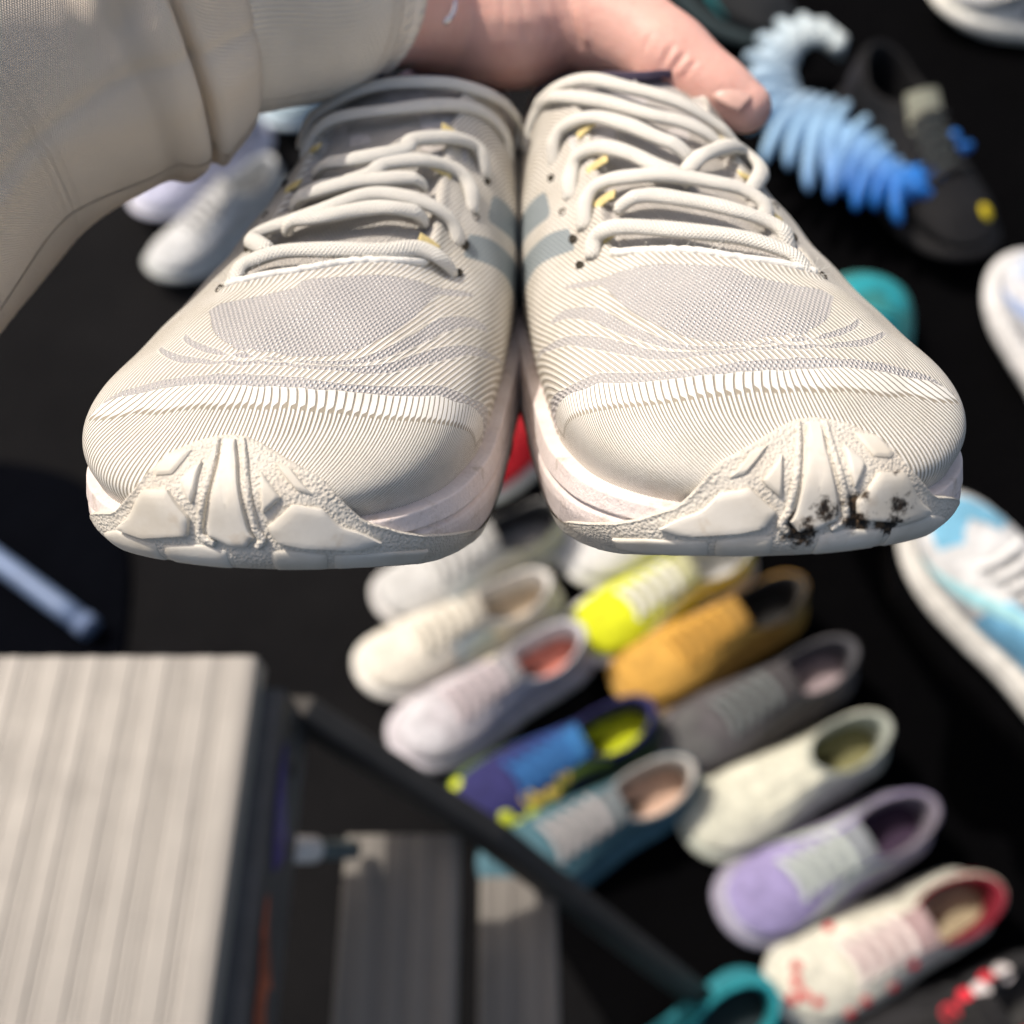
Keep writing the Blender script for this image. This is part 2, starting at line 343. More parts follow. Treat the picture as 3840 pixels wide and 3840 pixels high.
LACES_L = [
   [(-0.022, 0.074, 0.067), (-0.019, 0.081, 0.069), (-0.01, 0.084, 0.072), (0.003, 0.086, 0.073), (0.016, 0.09, 0.072), (0.024, 0.096, 0.071), (0.03, 0.098, 0.068), (0.034, 0.1, 0.065)],
   [(-0.017, 0.09, 0.072), (-0.023, 0.098, 0.071), (-0.02, 0.102, 0.073), (-0.006, 0.105, 0.078), (0.006, 0.113, 0.081), (0.016, 0.116, 0.08), (0.024, 0.118, 0.077), (0.029, 0.119, 0.073), (0.033, 0.116, 0.069)],
   [(-0.015, 0.101, 0.075), (-0.005, 0.101, 0.077), (0.008, 0.107, 0.078), (0.015, 0.109, 0.078), (0.023, 0.114, 0.076)],
   [(-0.016, 0.12, 0.081), (-0.005, 0.121, 0.083), (0.004, 0.125, 0.085), (0.008, 0.13, 0.087), (0.017, 0.136, 0.087), (0.025, 0.143, 0.084), (0.03, 0.143, 0.08), (0.034, 0.135, 0.074)],
   [(-0.018, 0.116, 0.079), (-0.009, 0.116, 0.081), (0.002, 0.12, 0.083), (0.012, 0.124, 0.084), (0.02, 0.128, 0.083)],
   [(-0.016, 0.133, 0.085), (-0.002, 0.129, 0.087), (0.011, 0.136, 0.089), (0.013, 0.142, 0.091), (0.017, 0.149, 0.091), (0.023, 0.156, 0.09), (0.029, 0.163, 0.086), (0.034, 0.159, 0.079)],
   [(-0.025, 0.15, 0.086), (-0.022, 0.155, 0.09), (-0.014, 0.156, 0.095), (0.002, 0.157, 0.098), (0.016, 0.167, 0.099), (0.025, 0.176, 0.097), (0.031, 0.185, 0.092), (0.035, 0.19, 0.085), (0.037, 0.19, 0.077)],
   [(-0.031, 0.165, 0.086), (-0.024, 0.17, 0.094), (-0.005, 0.172, 0.103), (0.015, 0.177, 0.104), (0.027, 0.187, 0.100), (0.033, 0.200, 0.094), (0.037, 0.210, 0.086), (0.038, 0.21, 0.080)],
]
LACES_R = [
   [(0.032, 0.101, 0.067), (0.029, 0.105, 0.07), (0.024, 0.102, 0.073), (0.01, 0.093, 0.074), (-0.004, 0.086, 0.073), (-0.015, 0.08, 0.07), (-0.021, 0.072, 0.067)],
   [(0.031, 0.118, 0.071), (0.027, 0.126, 0.077), (0.022, 0.126, 0.081), (0.013, 0.122, 0.083), (0.005, 0.119, 0.083), (-0.006, 0.115, 0.081), (-0.014, 0.113, 0.079), (-0.019, 0.108, 0.076), (-0.019, 0.102, 0.074)],
   [(0.022, 0.113, 0.077), (0.012, 0.111, 0.079), (0.002, 0.105, 0.078), (-0.007, 0.099, 0.076), (-0.017, 0.094, 0.073), (-0.021, 0.087, 0.070)],
   [(0.032, 0.137, 0.076), (0.029, 0.147, 0.082), (0.026, 0.148, 0.086), (0.02, 0.143, 0.088), (0.013, 0.134, 0.087), (0.007, 0.124, 0.085), (-0.001, 0.119, 0.083)],
   [(-0.001, 0.125, 0.085), (-0.008, 0.13, 0.087), (-0.018, 0.139, 0.087), (-0.025, 0.146, 0.084), (-0.027, 0.135, 0.081), (-0.019, 0.118, 0.079)],
   [(0.033, 0.164, 0.081), (0.03, 0.169, 0.087), (0.026, 0.168, 0.091), (0.019, 0.159, 0.094), (0.011, 0.148, 0.093), (0.004, 0.138, 0.09), (-0.004, 0.131, 0.087)],
   [(0.037, 0.2, 0.08), (0.034, 0.2, 0.088), (0.03, 0.195, 0.095), (0.027, 0.181, 0.099), (0.016, 0.167, 0.099), (0.004, 0.152, 0.096), (-0.007, 0.146, 0.093), (-0.020, 0.142, 0.086)],
   [(0.034, 0.205, 0.09), (0.027, 0.190, 0.1), (0.018, 0.180, 0.104), (0.007, 0.168, 0.102), (-0.006, 0.158, 0.098), (-0.018, 0.154, 0.091), (-0.027, 0.152, 0.085)],
]
EYELETS = [(.0350, .1017, .0645), (.0343, .1167, .0688), (.0344, .134, .0732), (.0345, .157, .0782), (-.0245, .0722, .0655), (-.0265, .099, .0695), (-.027, .118, .0745), (-.027, .137, .079)]
# ================================================================= the two pale running shoes held up to the camera
S = Shoe()
def curve_v(name, u):
    t = np.array(sorted(CURVES[name])); 
    return np.interp(u, t[:, 0], t[:, 1]) - 1
def poly_sdf(P, poly):
    """signed distance, positive inside"""
    P = np.asarray(P); poly = np.asarray(poly, float); d = np.full(P.shape[:-1], 1e9); ins = np.zeros(P.shape[:-1], bool)
    for a, b in zip(poly, np.roll(poly, -1, 0)):
        e = b - a; q = P - a; t = np.clip((q @ e) / (e @ e), 0, 1)
        d = np.minimum(d, np.linalg.norm(q - t[..., None] * e, axis=-1))
        c = ((a[1] > P[..., 1]) != (b[1] > P[..., 1])) & (P[..., 0] < (b[0] - a[0]) * (P[..., 1] - a[1]) / (b[1] - a[1] + 1e-15) + a[0])
        ins ^= c
    return np.where(ins, d, -d)
THROAT_POLY = THROAT + [(.0255, .115), (.0225, .140), (.0215, .165), (.023, .19), (-.021, .19), (-.019, .165), (-.0195, .14), (-.0215, .11), (-.0235, .085)]

_d = lambda u, w, r, o=.0022: (tuple(float(x) for x in S.skin(np.array(u), np.array(w), o)), r)
DIRT = [_d(.0115, 1.03, .0046), _d(.0078, 1.06, .0036), _d(-.0055, 1.00, .0050), _d(-.005, 1.25, .0022), _d(.003, .84, .0042), _d(.015, .74, .0042), _d(-.004, .74, .0048), _d(.0145, .93, .0024), _d(.0035, 1.13, .0030)]
DIRT2 = [_d(.004, .84, .0050, .001), _d(.016, .74, .0055, .001), _d(-.003, .74, .0050, .001), _d(.0045, 1.05, .0042, .001), _d(.0165, .92, .0036, .001)]
def mat_upper():
    k = NB("printed_mesh_upper", rough=.55, spec=.35)
    rp, jd, rd = k.xyz(k.attr("pa")); bd, dp, pd = k.xyz(k.attr("pb")); sd, td, yy = k.xyz(k.attr("pc"))
    # -- toe rand: broad bars above the jog, twice as many thin bars below
    wob = k.m('MULTIPLY', k.m('SUBTRACT', k.noise(260, 2), .5), .10)
    fr = k.m('FRACT', k.m('ADD', rp, wob))
    g = k.ss(jd, -.0012, .0004, .34, .84)
    first = k.m('MULTIPLY', k.ss(fr, 0, .07), k.m('SUBTRACT', 1.0, k.ss(k.m('SUBTRACT', fr, g), -.035, .035)))
    second = k.m('MULTIPLY', k.m('MULTIPLY', k.ss(fr, .50, .57), k.m('SUBTRACT', 1.0, k.ss(fr, .78, .86))), k.ss(jd, -.0016, -.0022))
    bars = k.m('MAXIMUM', first, second)
    # -- diagonal ribs elsewhere
    fd = k.m('FRACT', dp)
    ribs = k.m('MULTIPLY', k.ss(fd, 0, .16), k.m('SUBTRACT', 1.0, k.ss(fd, .50, .66)))
    in_rand = k.ss(rd, -.0001, .0001)
    film = k.mixf(in_rand, ribs, bars)
    # -- bare silver mesh in the bands and the toe panel
    band = k.ss(bd, -.00012, .00012); edge_b = k.m('MULTIPLY', k.ss(bd, -.0008, -.0005), k.m('SUBTRACT', 1.0, band))
    pan = k.ss(pd, -.00015, .00015)
    silver = k.m('MAXIMUM', band, pan)
    silver = k.m('MULTIPLY', silver, k.m('SUBTRACT', 1.0, in_rand))
    thr = k.ss(td, -.0002, .0002)
    film = k.m('MAXIMUM', film, k.m('MULTIPLY', edge_b, .35))
    film = k.m('MULTIPLY', film, k.m('SUBTRACT', 1.0, silver))
    # silver knit: rows of small loops
    a = k.m('SINE', k.m('MULTIPLY', dp, 2 * math.pi * 1.25)); 
    x, y, z = k.xyz(k.obj())
    cr = k.m('SINE', k.m('MULTIPLY', k.m('ADD', k.m('MULTIPLY', x, .80), k.m('ADD', k.m('MULTIPLY', y, .35), k.m('MULTIPLY', z, .45))), 2 * math.pi / .00105))
    knit = k.m('MULTIPLY', k.m('ADD', k.m('MULTIPLY', a, .5), .5), k.m('ADD', k.m('MULTIPLY', cr, .4), .6))
    glint = k.ss(k.m('ADD', knit, k.m('MULTIPLY', k.noise(900, 1), .55)), .98, 1.22)
    wear = k.noise(38, 5, .65); fine = k.noise(700, 2)
    cream = k.mix(k.ss(wear, .35, .75), (.86, .835, .77), (.76, .72, .63))
    groove = k.mix(k.ss(wear, .3, .7), (.35, .31, .245), (.28, .245, .19))
    groove = k.mix(in_rand, k.mix(k.ss(wear, .3, .7), (.50, .455, .385), (.43, .39, .325)), groove)
    col = k.mix(film, groove, cream)
    sil = k.mix(knit, (.42, .40, .385), (.72, .70, .675)); sil = k.mix(glint, sil, (.95, .95, .95))
    col = k.mix(silver, col, sil)
    tongue = k.mix(knit, (.50, .47, .43), (.74, .71, .66))
    col = k.mix(thr, col, tongue)
    col = k.mix(k.m('MULTIPLY', k.ss(sd, -.0002, .0002), .92), col, (.25, .30, .32))
    # fine brown scuffing towards the sole
    dirt = k.m('MULTIPLY', k.ss(k.noise(55, 6, .7), .52, .78), k.ss(rd, .018, .034))
    col = k.mix(k.m('MULTIPLY', dirt, .45), col, (.42, .33, .22))
    k.set("Base Color", col)
    met = k.m('MULTIPLY', silver, k.m('ADD', .10, k.m('MULTIPLY', glint, .7)))
    k.set("Metallic", met)
    k.set("Roughness", k.mixf(silver, k.mixf(film, .75, .46), k.mixf(glint, .50, .22)))
    h = k.m('ADD', k.m('MULTIPLY', film, 1.0), k.m('MULTIPLY', k.m('MAXIMUM', silver, thr), k.m('MULTIPLY', knit, .75)))
    h = k.m('ADD', h, k.m('MULTIPLY', fine, .22))
    k.bump(h, .00060)
    return k.mat
def mat_rubber(dirty=False):
    k = NB("toe_rubber" + ("_scuffed" if dirty else ""), rough=.55, spec=.35)
    f = k.noise(45, 5, .6); t = k.noise(160, 4, .6)
    col = k.mix(k.ss(f, .35, .7), (.70, .665, .59), (.585, .535, .445))
    col = k.mix(k.m('MULTIPLY', k.ss(t, .56, .72), .35), col, (.50, .40, .28))
    if dirty:
        acc = None
        for (c, r) in DIRT:
            q = k.n("ShaderNodeVectorMath"); q.operation = 'DISTANCE'; k.put(q.inputs[0], k.obj()); q.inputs[1].default_value = c
            d = k.m('SUBTRACT', 1.0, k.m('DIVIDE', q.outputs["Value"], r))
            acc = d if acc is None else k.m('MAXIMUM', acc, d)
        mk = k.ss(k.m('ADD', acc, k.m('MULTIPLY', k.m('SUBTRACT', k.noise(420, 7, .75), .5), 2.6)), .30, .80)
        col = k.mix(mk, col, k.mix(k.ss(k.noise(800, 2), .4, .65), (.010, .007, .005), (.045, .028, .016)))
    else:
        q = k.n("ShaderNodeVectorMath"); q.operation = 'DISTANCE'; k.put(q.inputs[0], k.obj()); q.inputs[1].default_value = (-.016, .003, .031)
        mk = k.m('MULTIPLY', k.ss(k.m('ADD', k.m('SUBTRACT', 1.0, k.m('DIVIDE', q.outputs["Value"], .006)), k.m('MULTIPLY', k.m('SUBTRACT', k.noise(420, 4, .7), .5), 2.4)), .75, .95), .6)
        col = k.mix(mk, col, (.16, .12, .09))
    k.set("Base Color", col)
    k.bump(k.m('ADD', k.m('MULTIPLY', t, .3), k.m('MULTIPLY', k.noise(900, 2), .2)), .00015)
    return k.mat
def mat_rough_rubber(dirty=False):
    k = NB("grained_rubber" + ("_scuffed" if dirty else ""), rough=.6, spec=.35)
    f = k.noise(45, 5, .6)
    n = k.voro(1500, feat='SMOOTH_F1'); n2 = k.noise(1300, 2, .5)
    col = k.mix(k.ss(f, .35, .7), (.68, .64, .56), (.57, .52, .44))
    if dirty:
        acc = None
        for (c, r) in DIRT2:
            q = k.n("ShaderNodeVectorMath"); q.operation = 'DISTANCE'; k.put(q.inputs[0], k.obj()); q.inputs[1].default_value = c
            d = k.m('SUBTRACT', 1.0, k.m('DIVIDE', q.outputs["Value"], r))
            acc = d if acc is None else k.m('MAXIMUM', acc, d)
        mk = k.ss(k.m('ADD', acc, k.m('MULTIPLY', k.m('SUBTRACT', k.noise(380, 7, .75), .5), 2.0)), .15, .6)
        col = k.mix(mk, col, k.mix(k.ss(k.noise(500, 3), .45, .62), (.010, .008, .006), (.09, .055, .028)))
    k.set("Base Color", col)
    k.bump(k.m('ADD', n, k.m('MULTIPLY', n2, .8)), .00045)
    return k.mat
def mat_foam():
    k = NB("pale_pink_foam", rough=.62, spec=.3)
    f = k.noise(50, 5, .65); x, y, z = k.xyz(k.obj())
    col = k.mix(k.ss(f, .35, .72), (.80, .715, .68), (.70, .605, .565))
    col = k.mix(k.m('MULTIPLY', k.ss(k.noise(120, 6, .75), .52, .72), .55), col, (.40, .31, .22))
    k.set("Base Color", col)
    k.bump(k.m('ADD', k.noise(420, 5, .7), k.m('MULTIPLY', k.noise(60, 3), 1.5)), .0006)
    return k.mat
def mat_lace(name="cream_lace", c0=(.89, .865, .79), c1=(.78, .745, .65)):
    k = NB(name, rough=.8, spec=.2)
    s_, t_, _ = k.xyz(k.attr("lc"))
    a = k.m('SINE', k.m('MULTIPLY', k.m('ADD', s_, t_), 2 * math.pi)); b = k.m('SINE', k.m('MULTIPLY', k.m('SUBTRACT', s_, t_), 2 * math.pi))
    h = k.m('MAXIMUM', a, b)
    col = k.mix(k.ss(h, -.2, .9), c1, c0)
    col = k.mix(k.m('MULTIPLY', k.ss(k.noise(90, 4), .5, .75), .5), col, [c * .8 for c in c0])
    k.set("Base Color", col)
    k.bump(k.m('ADD', h, k.m('MULTIPLY', k.noise(1500, 2), .8)), .00022)
    return k.mat
M_UP = mat_upper(); M_RUB = mat_rubber(); M_RUBD = mat_rubber(True); M_GR = mat_rough_rubber(); M_GRD = mat_rough_rubber(True); M_FOAM = mat_foam(); M_LACE = mat_lace()
M_LIN = plain("dark_violet_lining", (.075, .06, .095), .9, nscale=200, bscale=900)
M_HOLE = plain("eyelet_shadow_fabric", (.05, .042, .03), .9, nscale=300)
M_LOOP = plain("yellow_tan_loop", (.68, .55, .25), .8, nscale=400, bscale=1500, bdist=.0002)
M_TNG = plain("grey_knit_tongue", (.55, .52, .50), .85, nscale=300, bscale=1200, bdist=.0005)
M_TRIM = plain("white_trim_edge", (.86, .84, .77), .7, nscale=300, bscale=1800, bdist=.0003)

def surf_n(p):
    x, y, z = p[..., 0], p[..., 1], p[..., 2]
    n = np.stack([np.clip(x / .03, -1.4, 1.4) * .75, -.42 * np.ones_like(y), np.ones_like(z)], -1)
    return n / np.linalg.norm(n, axis=-1, keepdims=True)
def hero_upper_mesh():
    half = S.len / 2
    us = np.concatenate([-np.linspace(half, .16, 46)[:-1], np.linspace(-.16, .17, 460), np.linspace(.17, half, 44)[1:-1]])
    vs_ = np.linspace(0, 1, 190) ** .93
    U, Vv = np.meshgrid(us, vs_, indexing='ij')
    P = S.upper(U, Vv)
    # metric height along the wall
    seg = np.linalg.norm(np.diff(P, axis=1), axis=-1); s = np.concatenate([np.zeros((len(us), 1)), np.cumsum(seg, 1)], 1)
    def dist(name):      # signed metres above curve
        vc = np.clip(curve_v(name, us), 0, 1); sc = np.array([np.interp(a, vs_, b) for a, b in zip(vc, s)])
        return s - sc[:, None]
    x, y, z = P[..., 0], P[..., 1], P[..., 2]
    # rand bars lean over towards the little-toe side
    u0 = U.copy()
    for _ in range(6):
        lean = np.interp(u0, [-.06, 0, .015, .04, .065, .10], [-.10, .10, .55, 1.5, 2.2, 2.5]); u0 = U - lean * (s - .02) * .8
    phase = u0 / .0026
    jd = dist('jog')
    lim = (U > -.0445) & (U < .105)
    d0 = -dist('c0'); d0 = np.where(lim, d0, -.01)
    rd_end = np.minimum(d0, np.minimum((U + .0445) * 1.0, .105 - U))
    b1 = np.minimum(dist('c0'), -dist('c1')); b2 = np.minimum(dist('c2'), -dist('c3')); b3 = np.minimum(dist('c4'), -dist('c5'))
    r1 = np.minimum(U + .0440, .118 - U); r2 = np.minimum(U + .059, .143 - U); r3 = np.minimum(U + .060, .130 - U)
    bd = np.maximum(np.maximum(np.minimum(b1, r1), np.minimum(b2, r2)), np.minimum(b3, r3))
    yt = np.interp(x, [p[0] for p in C7], [p[1] for p in C7])
    pd = np.minimum(np.minimum(dist('c6'), (yt - y) * .8), np.minimum(U + .0745, .139 - U))
    sig = x + np.tanh(x / .012) * np.maximum(0, S.f(S.ztop_t, y) - z) * .75
    dp = (sig * .93 - y * .40) / .00145
    td = poly_sdf(P[..., :2], THROAT_POLY); td = np.where(z > .055, td, -.01)
    Q = np.stack([U * 1.0, s], -1)
    def st(poly): return poly_sdf(Q, [(u, np.interp(v - 1, vs_, s[np.argmin(abs(us - u))])) for u, v in poly])
    sd = np.maximum(st([(.178, 1.44), (.193, 1.44), (.250, 1.03), (.232, 1.02)]), st([(.151, 1.50), (.163, 1.50), (.222, 1.02), (.204, 1.01)]))
    # recess of the throat, slight recess of the toe panel
    n = surf_n(P)
    rec = -.0032 * np.clip((td + .0004) / .0016, 0, 1) + .0006 * np.exp(-((td + .0016) / .0014) ** 2)
    wave = (.0006 * np.sin(x * 190 + y * 60) * np.sin(y * 150 - x * 40 + 1)) * np.clip((z - .045) / .02, 0, 1)
    P = P + n * (rec + wave)[..., None]
    attrs = dict(pa=np.stack([phase, jd, rd_end], -1), pb=np.stack([bd, dp, pd], -1), pc=np.stack([sd, td, y], -1))
    return P, grid_faces(len(us), len(vs_), wrap_n=True), attrs
def lug_mesh(poly, h, inset=.0007, rings=7):
    poly = np.asarray(poly, float); pts = []
    for a, b in zip(poly, np.roll(poly, -1, 0)):
        for t in np.linspace(0, 1, 9)[:-1]: pts.append(a + (b - a) * t)
    pts = np.array(pts); n = len(pts); c = poly.mean(0)
    # soften the corners a little
    pts = .8 * pts + .1 * np.roll(pts, 1, 0) + .1 * np.roll(pts, -1, 0)
    rad = np.array([.030, .030]); rr = np.linalg.norm((pts - c) * np.array([1, .030]), axis=1).mean()
    rings_k = [(1.0 + .10 * .004 / rr, -.0008), (1.0, h * .35), (1 - .28 * inset / rr, h * .86), (1 - inset / rr, h)] + [(k, h + .00012) for k in np.linspace(1 - inset / rr, 0, rings)[1:-1]]
    V = []
    for k, o in rings_k:
        q = c + (pts - c) * k; V.append(S.skin(q[:, 0], q[:, 1], o))
    V.append(S.skin(c[None, 0], c[None, 1], h + .00012)); V = np.vstack(V)
    F = grid_faces(len(rings_k), n, wrap_m=True); L = (len(rings_k) - 1) * n
    F += [(L + i, L + (i + 1) % n, len(V) - 1) for i in range(n)]
    return V, F
def lace_geo(pts, i, w=.0028, h=.0017):
    pts = np.asarray(pts, float); P, ln = resample(pts, 70); n = surf_n(P)
    t = np.linspace(0, 1, 70); e = np.clip(np.minimum(t, 1 - t) / .10, 0, 1) ** .6
    lift = -.0012 + e * (.0028 + .0005 * (i % 3))
    P = P + n * lift[:, None] + n * (.0004 * np.sin(t * 9 + i))[:, None]
    ww = w * (1 + .06 * np.sin(t * 17 + i * 2)) * (1 - .15 * (1 - e)); hh = h * (1 + .08 * np.sin(t * 13 + i))
    V, F = sweep(P, ww, hh, n, 14)
    ss_ = np.repeat(t * ln / .0011, 14); tt = np.tile(np.arange(14) / 14 * 10, 70)
    return V, F, np.stack([ss_, tt, 0 * tt], -1)
HERO = {}
def hero(M, label, laces, right):
    root = empty("running_shoe", M)
    tag(root, label, "shoe", "pair of pale shoes held in the hand")
    def child(key, builder, mat, name, parent=root, dirty=None):
        if key not in HERO:
            V, F, at_, kw = builder(); o = mesh(name, V, F, mat, parent, attrs=at_, **kw); HERO[key] = o.data
        else:
            o = link(bpy.data.objects.new(name, HERO[key]), parent)
        if right and dirty is not None:
            o.material_slots[0].link = 'OBJECT'; o.material_slots[0].material = dirty
        return o
    child('upper', lambda: (*hero_upper_mesh(), {}), M_UP, "upper")
    def mid():
        us = np.linspace(-S.len / 2, S.len / 2, 361)[:-1]; ws = np.concatenate([np.linspace(.16, .6, 18), np.linspace(.61, .74, 12), np.linspace(.76, 1.0, 16)])
        P = S.sole(us[:, None], ws[None, :])
        inner = S.sole(us, np.ones(360)).copy(); inner[:, :2] -= S.N(us) * .006
        bot = S.sole(us, np.full(360, .16)).copy(); bot[:, :2] -= S.N(us) * .01
        P = np.concatenate([bot[:, None], P, inner[:, None]], 1)
        return P, grid_faces(360, P.shape[1], wrap_n=True), None, {}
    child('mid', mid, M_FOAM, "midsole")
    def out():
        us = np.linspace(-S.len / 2, S.len / 2, 361)[:-1]; ws = np.linspace(0, .30, 14)
        P = S.sole(us[:, None], ws[None, :]); n2 = S.N(us)
        off = .0010 * np.sin(np.linspace(0, 1, 14) ** .5 * math.pi) + .0002
        teeth = .0005 * (np.sin(us / .0045) > .2)
        P[..., :2] += n2[:, None] * (off[None, :, None] + teeth[:, None, None] * .6)
        P[..., 2] -= .0008 * np.linspace(1, 0, 14)[None, :]
        c = P[:, 0].copy(); rings = [P[:, 0] * np.array([k, 1, 1]) for k in (.66, .33, .02)]
        for r in rings: r[:, 2] = c[:, 2] + .0002
        P = np.concatenate([np.stack(rings[::-1], 1), P], 1)
        return P, grid_faces(360, P.shape[1], wrap_n=True), None, {}
    child('out', out, M_GR, "outsole")
    def bump():
        us = np.linspace(-.044, .090, 300); ts = np.concatenate([np.linspace(0, .96, 70), [.975, .99, 1.0, 1.01]])
        tt = np.array(BUMP_TOP); wt = np.interp(us, tt[:, 0], tt[:, 1])
        k = np.exp(-np.linspace(-2, 2, 9) ** 2); k /= k.sum(); wt = np.convolve(np.pad(wt, 4, 'edge'), k, 'valid')
        W = .14 + (wt[:, None] - .14) * ts[None, :]
        o = np.interp(ts, [0, .05, .93, .975, .99, 1.0, 1.01], [.0002, .0011, .0013, .0016, .0013, .0004, -.0012])
        o = np.broadcast_to(o, W.shape) * np.clip(np.minimum(us + .044, .090 - us) / .02, .02, 1)[:, None] * np.interp(wt, [.35, .95], [.25, 1])[:, None]
        P = S.skin(np.broadcast_to(us[:, None], W.shape), W, o)
        return P, grid_faces(300, len(ts)), None, {}
    b = child('bump', bump, M_GR, "toe_cap", dirty=M_GRD)
    for kk, poly in LUGS.items():
        hgt = {'L1': .0027, 'R1': .0027, 'C': .0025, 'T1': .0022, 'T2': .0023, 'V1': .0019, 'V2': .0020}.get(kk, .0015)
        child('lug' + kk, lambda: (*lug_mesh(poly, hgt), None, dict(sharp=42)), M_RUB, "lug", b, M_RUBD)
    for i, rb in enumerate(RIBS):
        def rib():
            q, _ = resample(np.array(rb), 50); P = S.skin(q[:, 0], q[:, 1], .0013); n = S.skin(q[:, 0], q[:, 1], .004) - P
            return (*sweep(P, .00085 * np.interp(np.arange(50), [0, 6, 49], [.6, 1, 1.15]), .0010, n, 10), None, {})
        child('rib%d' % i, rib, M_GR, "ridge", b, M_GRD)
    # collar lining, insole and tongue
    def lining():
        us = np.linspace(S.u0r, S.len - S.u0l, 121); e = S.E(us); p = S.P(us) - S.N(us) * .010
        rows = []
        for t in np.linspace(0, 1, 14):
            inn = e + (np.array([.002, .223]) - e) * .10
            xy = e * (1 - t) + (inn if t < .3 else p) * t if t < .3 else inn * (1 - (t - .3) / .7) + (p * .85 + np.array([.002, .223]) * .15) * ((t - .3) / .7)
            zt = S.f(S.ztop_t, e[:, 1])
            z = zt + .0025 * math.sin(min(1, t / .3) * math.pi) if t < .3 else zt + (.045 - zt) * ((t - .3) / .7)
            rows.append(np.concatenate([xy, np.broadcast_to(z, (121,))[:, None]], 1))
        P = np.stack(rows, 1); cpt = np.array([[.002, .2, .045]])
        F = grid_faces(121, 14); V = np.vstack([P.reshape(-1, 3), cpt]); k = len(V) - 1
        F += [(i * 14 + 13, (i + 1) * 14 + 13, k) for i in range(120)]
        return V, F, None, {}
    child('lin', lining, M_LIN, "collar_lining")
    def tongue():
        xs = np.linspace(-.026, .026, 22); ts = np.linspace(0, 1, 16); V = []
        for s_ in (1, -1):
            for x in xs:
                for t in ts:
                    yv = .150 + .042 * t; zz = .0885 + .017 * t - 9.5 * x * x * (1 - .3 * t) + s_ * .0022 * (1 - (x / .026) ** 4) * (1 - t ** 8)
                    V.append((x * (1 - .12 * t * t) + .002, yv - s_ * .001, zz))
        F = grid_faces(22, 16); F = F + [tuple(i + 352 for i in reversed(f)) for f in F]
        return np.array(V), F, None, {}
    child('tongue', tongue, M_TNG, "tongue")
    def trim():
        p = np.array(THROAT); z = S.f(S.ztop_t, p[:, 1]) - 9.5 * np.abs(p[:, 0] + .001) ** 2 - .0003
        P, _ = resample(np.concatenate([p, z[:, None]], 1), 60)
        # snap on to the upper
        return (*sweep(SNAP(P) + surf_n(P) * .0005, .0013, .0011, surf_n(P), 10), None, {})
    child('trim', trim, M_TRIM, "throat_trim")
    def fuzz():
        A = Acc(); r_ = np.random.default_rng(5); base = SNAP(np.array([(p[0], p[1], 0) for p in THROAT]))
        for _ in range(110):
            t = r_.random(); t = t ** 3 if r_.random() < .6 else t; c = np.array([np.interp(t * (len(base) - 1), range(len(base)), base[:, j]) for j in range(3)]) + r_.normal(0, .0008, 3)
            d = surf_n(c) + r_.normal(0, .55, 3); L_ = r_.uniform(.0006, .0022); s_ = np.linspace(0, 1, 5)[:, None]
            P = c + d * L_ * s_ + r_.normal(0, .5, 3) * L_ * s_ ** 2
            A.add(*sweep(P, .00006, .00006, (.3, .2, .9), 3))
        return np.vstack(A.V), A.F, None, {}
    fz = child('fuzz', fuzz, M_TRIM, "frayed_fibres"); fz["kind"] = "stuff"
    for i, e in enumerate(EYELETS):
        def eye():
            c = SNAP(np.array([e]))[0]; n = surf_n(c); t1 = np.cross(n, (0, 1, 0)); t1 /= np.linalg.norm(t1); t2 = np.cross(n, t1)
            V = []
            for r, o in ((.0020, .0001), (.0016, .0007), (.0012, .0006), (.0009, .0003)):
                for a in np.linspace(0, 2 * math.pi, 16, endpoint=False): V.append(c + n * o + r * (math.cos(a) * t1 * .7 + math.sin(a) * t2))
            V.append(c + n * .0003)
            F = grid_faces(4, 16, wrap_m=True) + [(48 + k, 48 + (k + 1) % 16, 64) for k in range(16)]
            return np.array(V), F, None, {}
        child('eye%d' % i, eye, M_HOLE, "eyelet")
    for i, (x0, y0) in enumerate(((.0252, .104), (.0232, .121), (.0220, .139), (.0215, .160), (-.0215, .106), (-.0198, .126), (-.0190, .146))):
        def loop():
            sg = 1 if x0 > 0 else -1
            P = SNAP(np.array([(x0 + .0035 * sg, y0 + .0005, 0), (x0 + .0005 * sg, y0, 0), (x0 - .0022 * sg, y0 - .001, 0)]))
            P, _ = resample(P, 16); P = P + surf_n(P) * np.linspace(.0004, .0012, 16)[:, None]
            return (*sweep(P, .0021, .0005, surf_n(P), 8), None, {})
        child('loop%d' % i, loop, M_LOOP, "lace_loop")
    for i, l in enumerate(laces):
        V, F, lc = lace_geo(l, i); mesh("lace", V, F, M_LACE, root, attrs=dict(lc=lc))
    return root
_uu = np.linspace(-.30, .30, 700); _vv = np.linspace(.02, 1, 160)
_G = S.upper(_uu[:, None], _vv[None, :]).reshape(-1, 3)
def SNAP(P):
    out = []
    for p in np.atleast_2d(P):
        d = (_G[:, 0] - p[0]) ** 2 + (_G[:, 1] - p[1]) ** 2 - _G[:, 2] * 2e-5
        out.append(_G[np.argmin(d)])
    return np.array(out)
shoe_l = hero(POSE_L, "cream running shoe with clean rubber toe cap, held beside its sunlit twin", LACES_L, False)
shoe_r = hero(POSE_R, "cream running shoe with black dirt smeared on its toe cap, under the thumb", LACES_R, True)
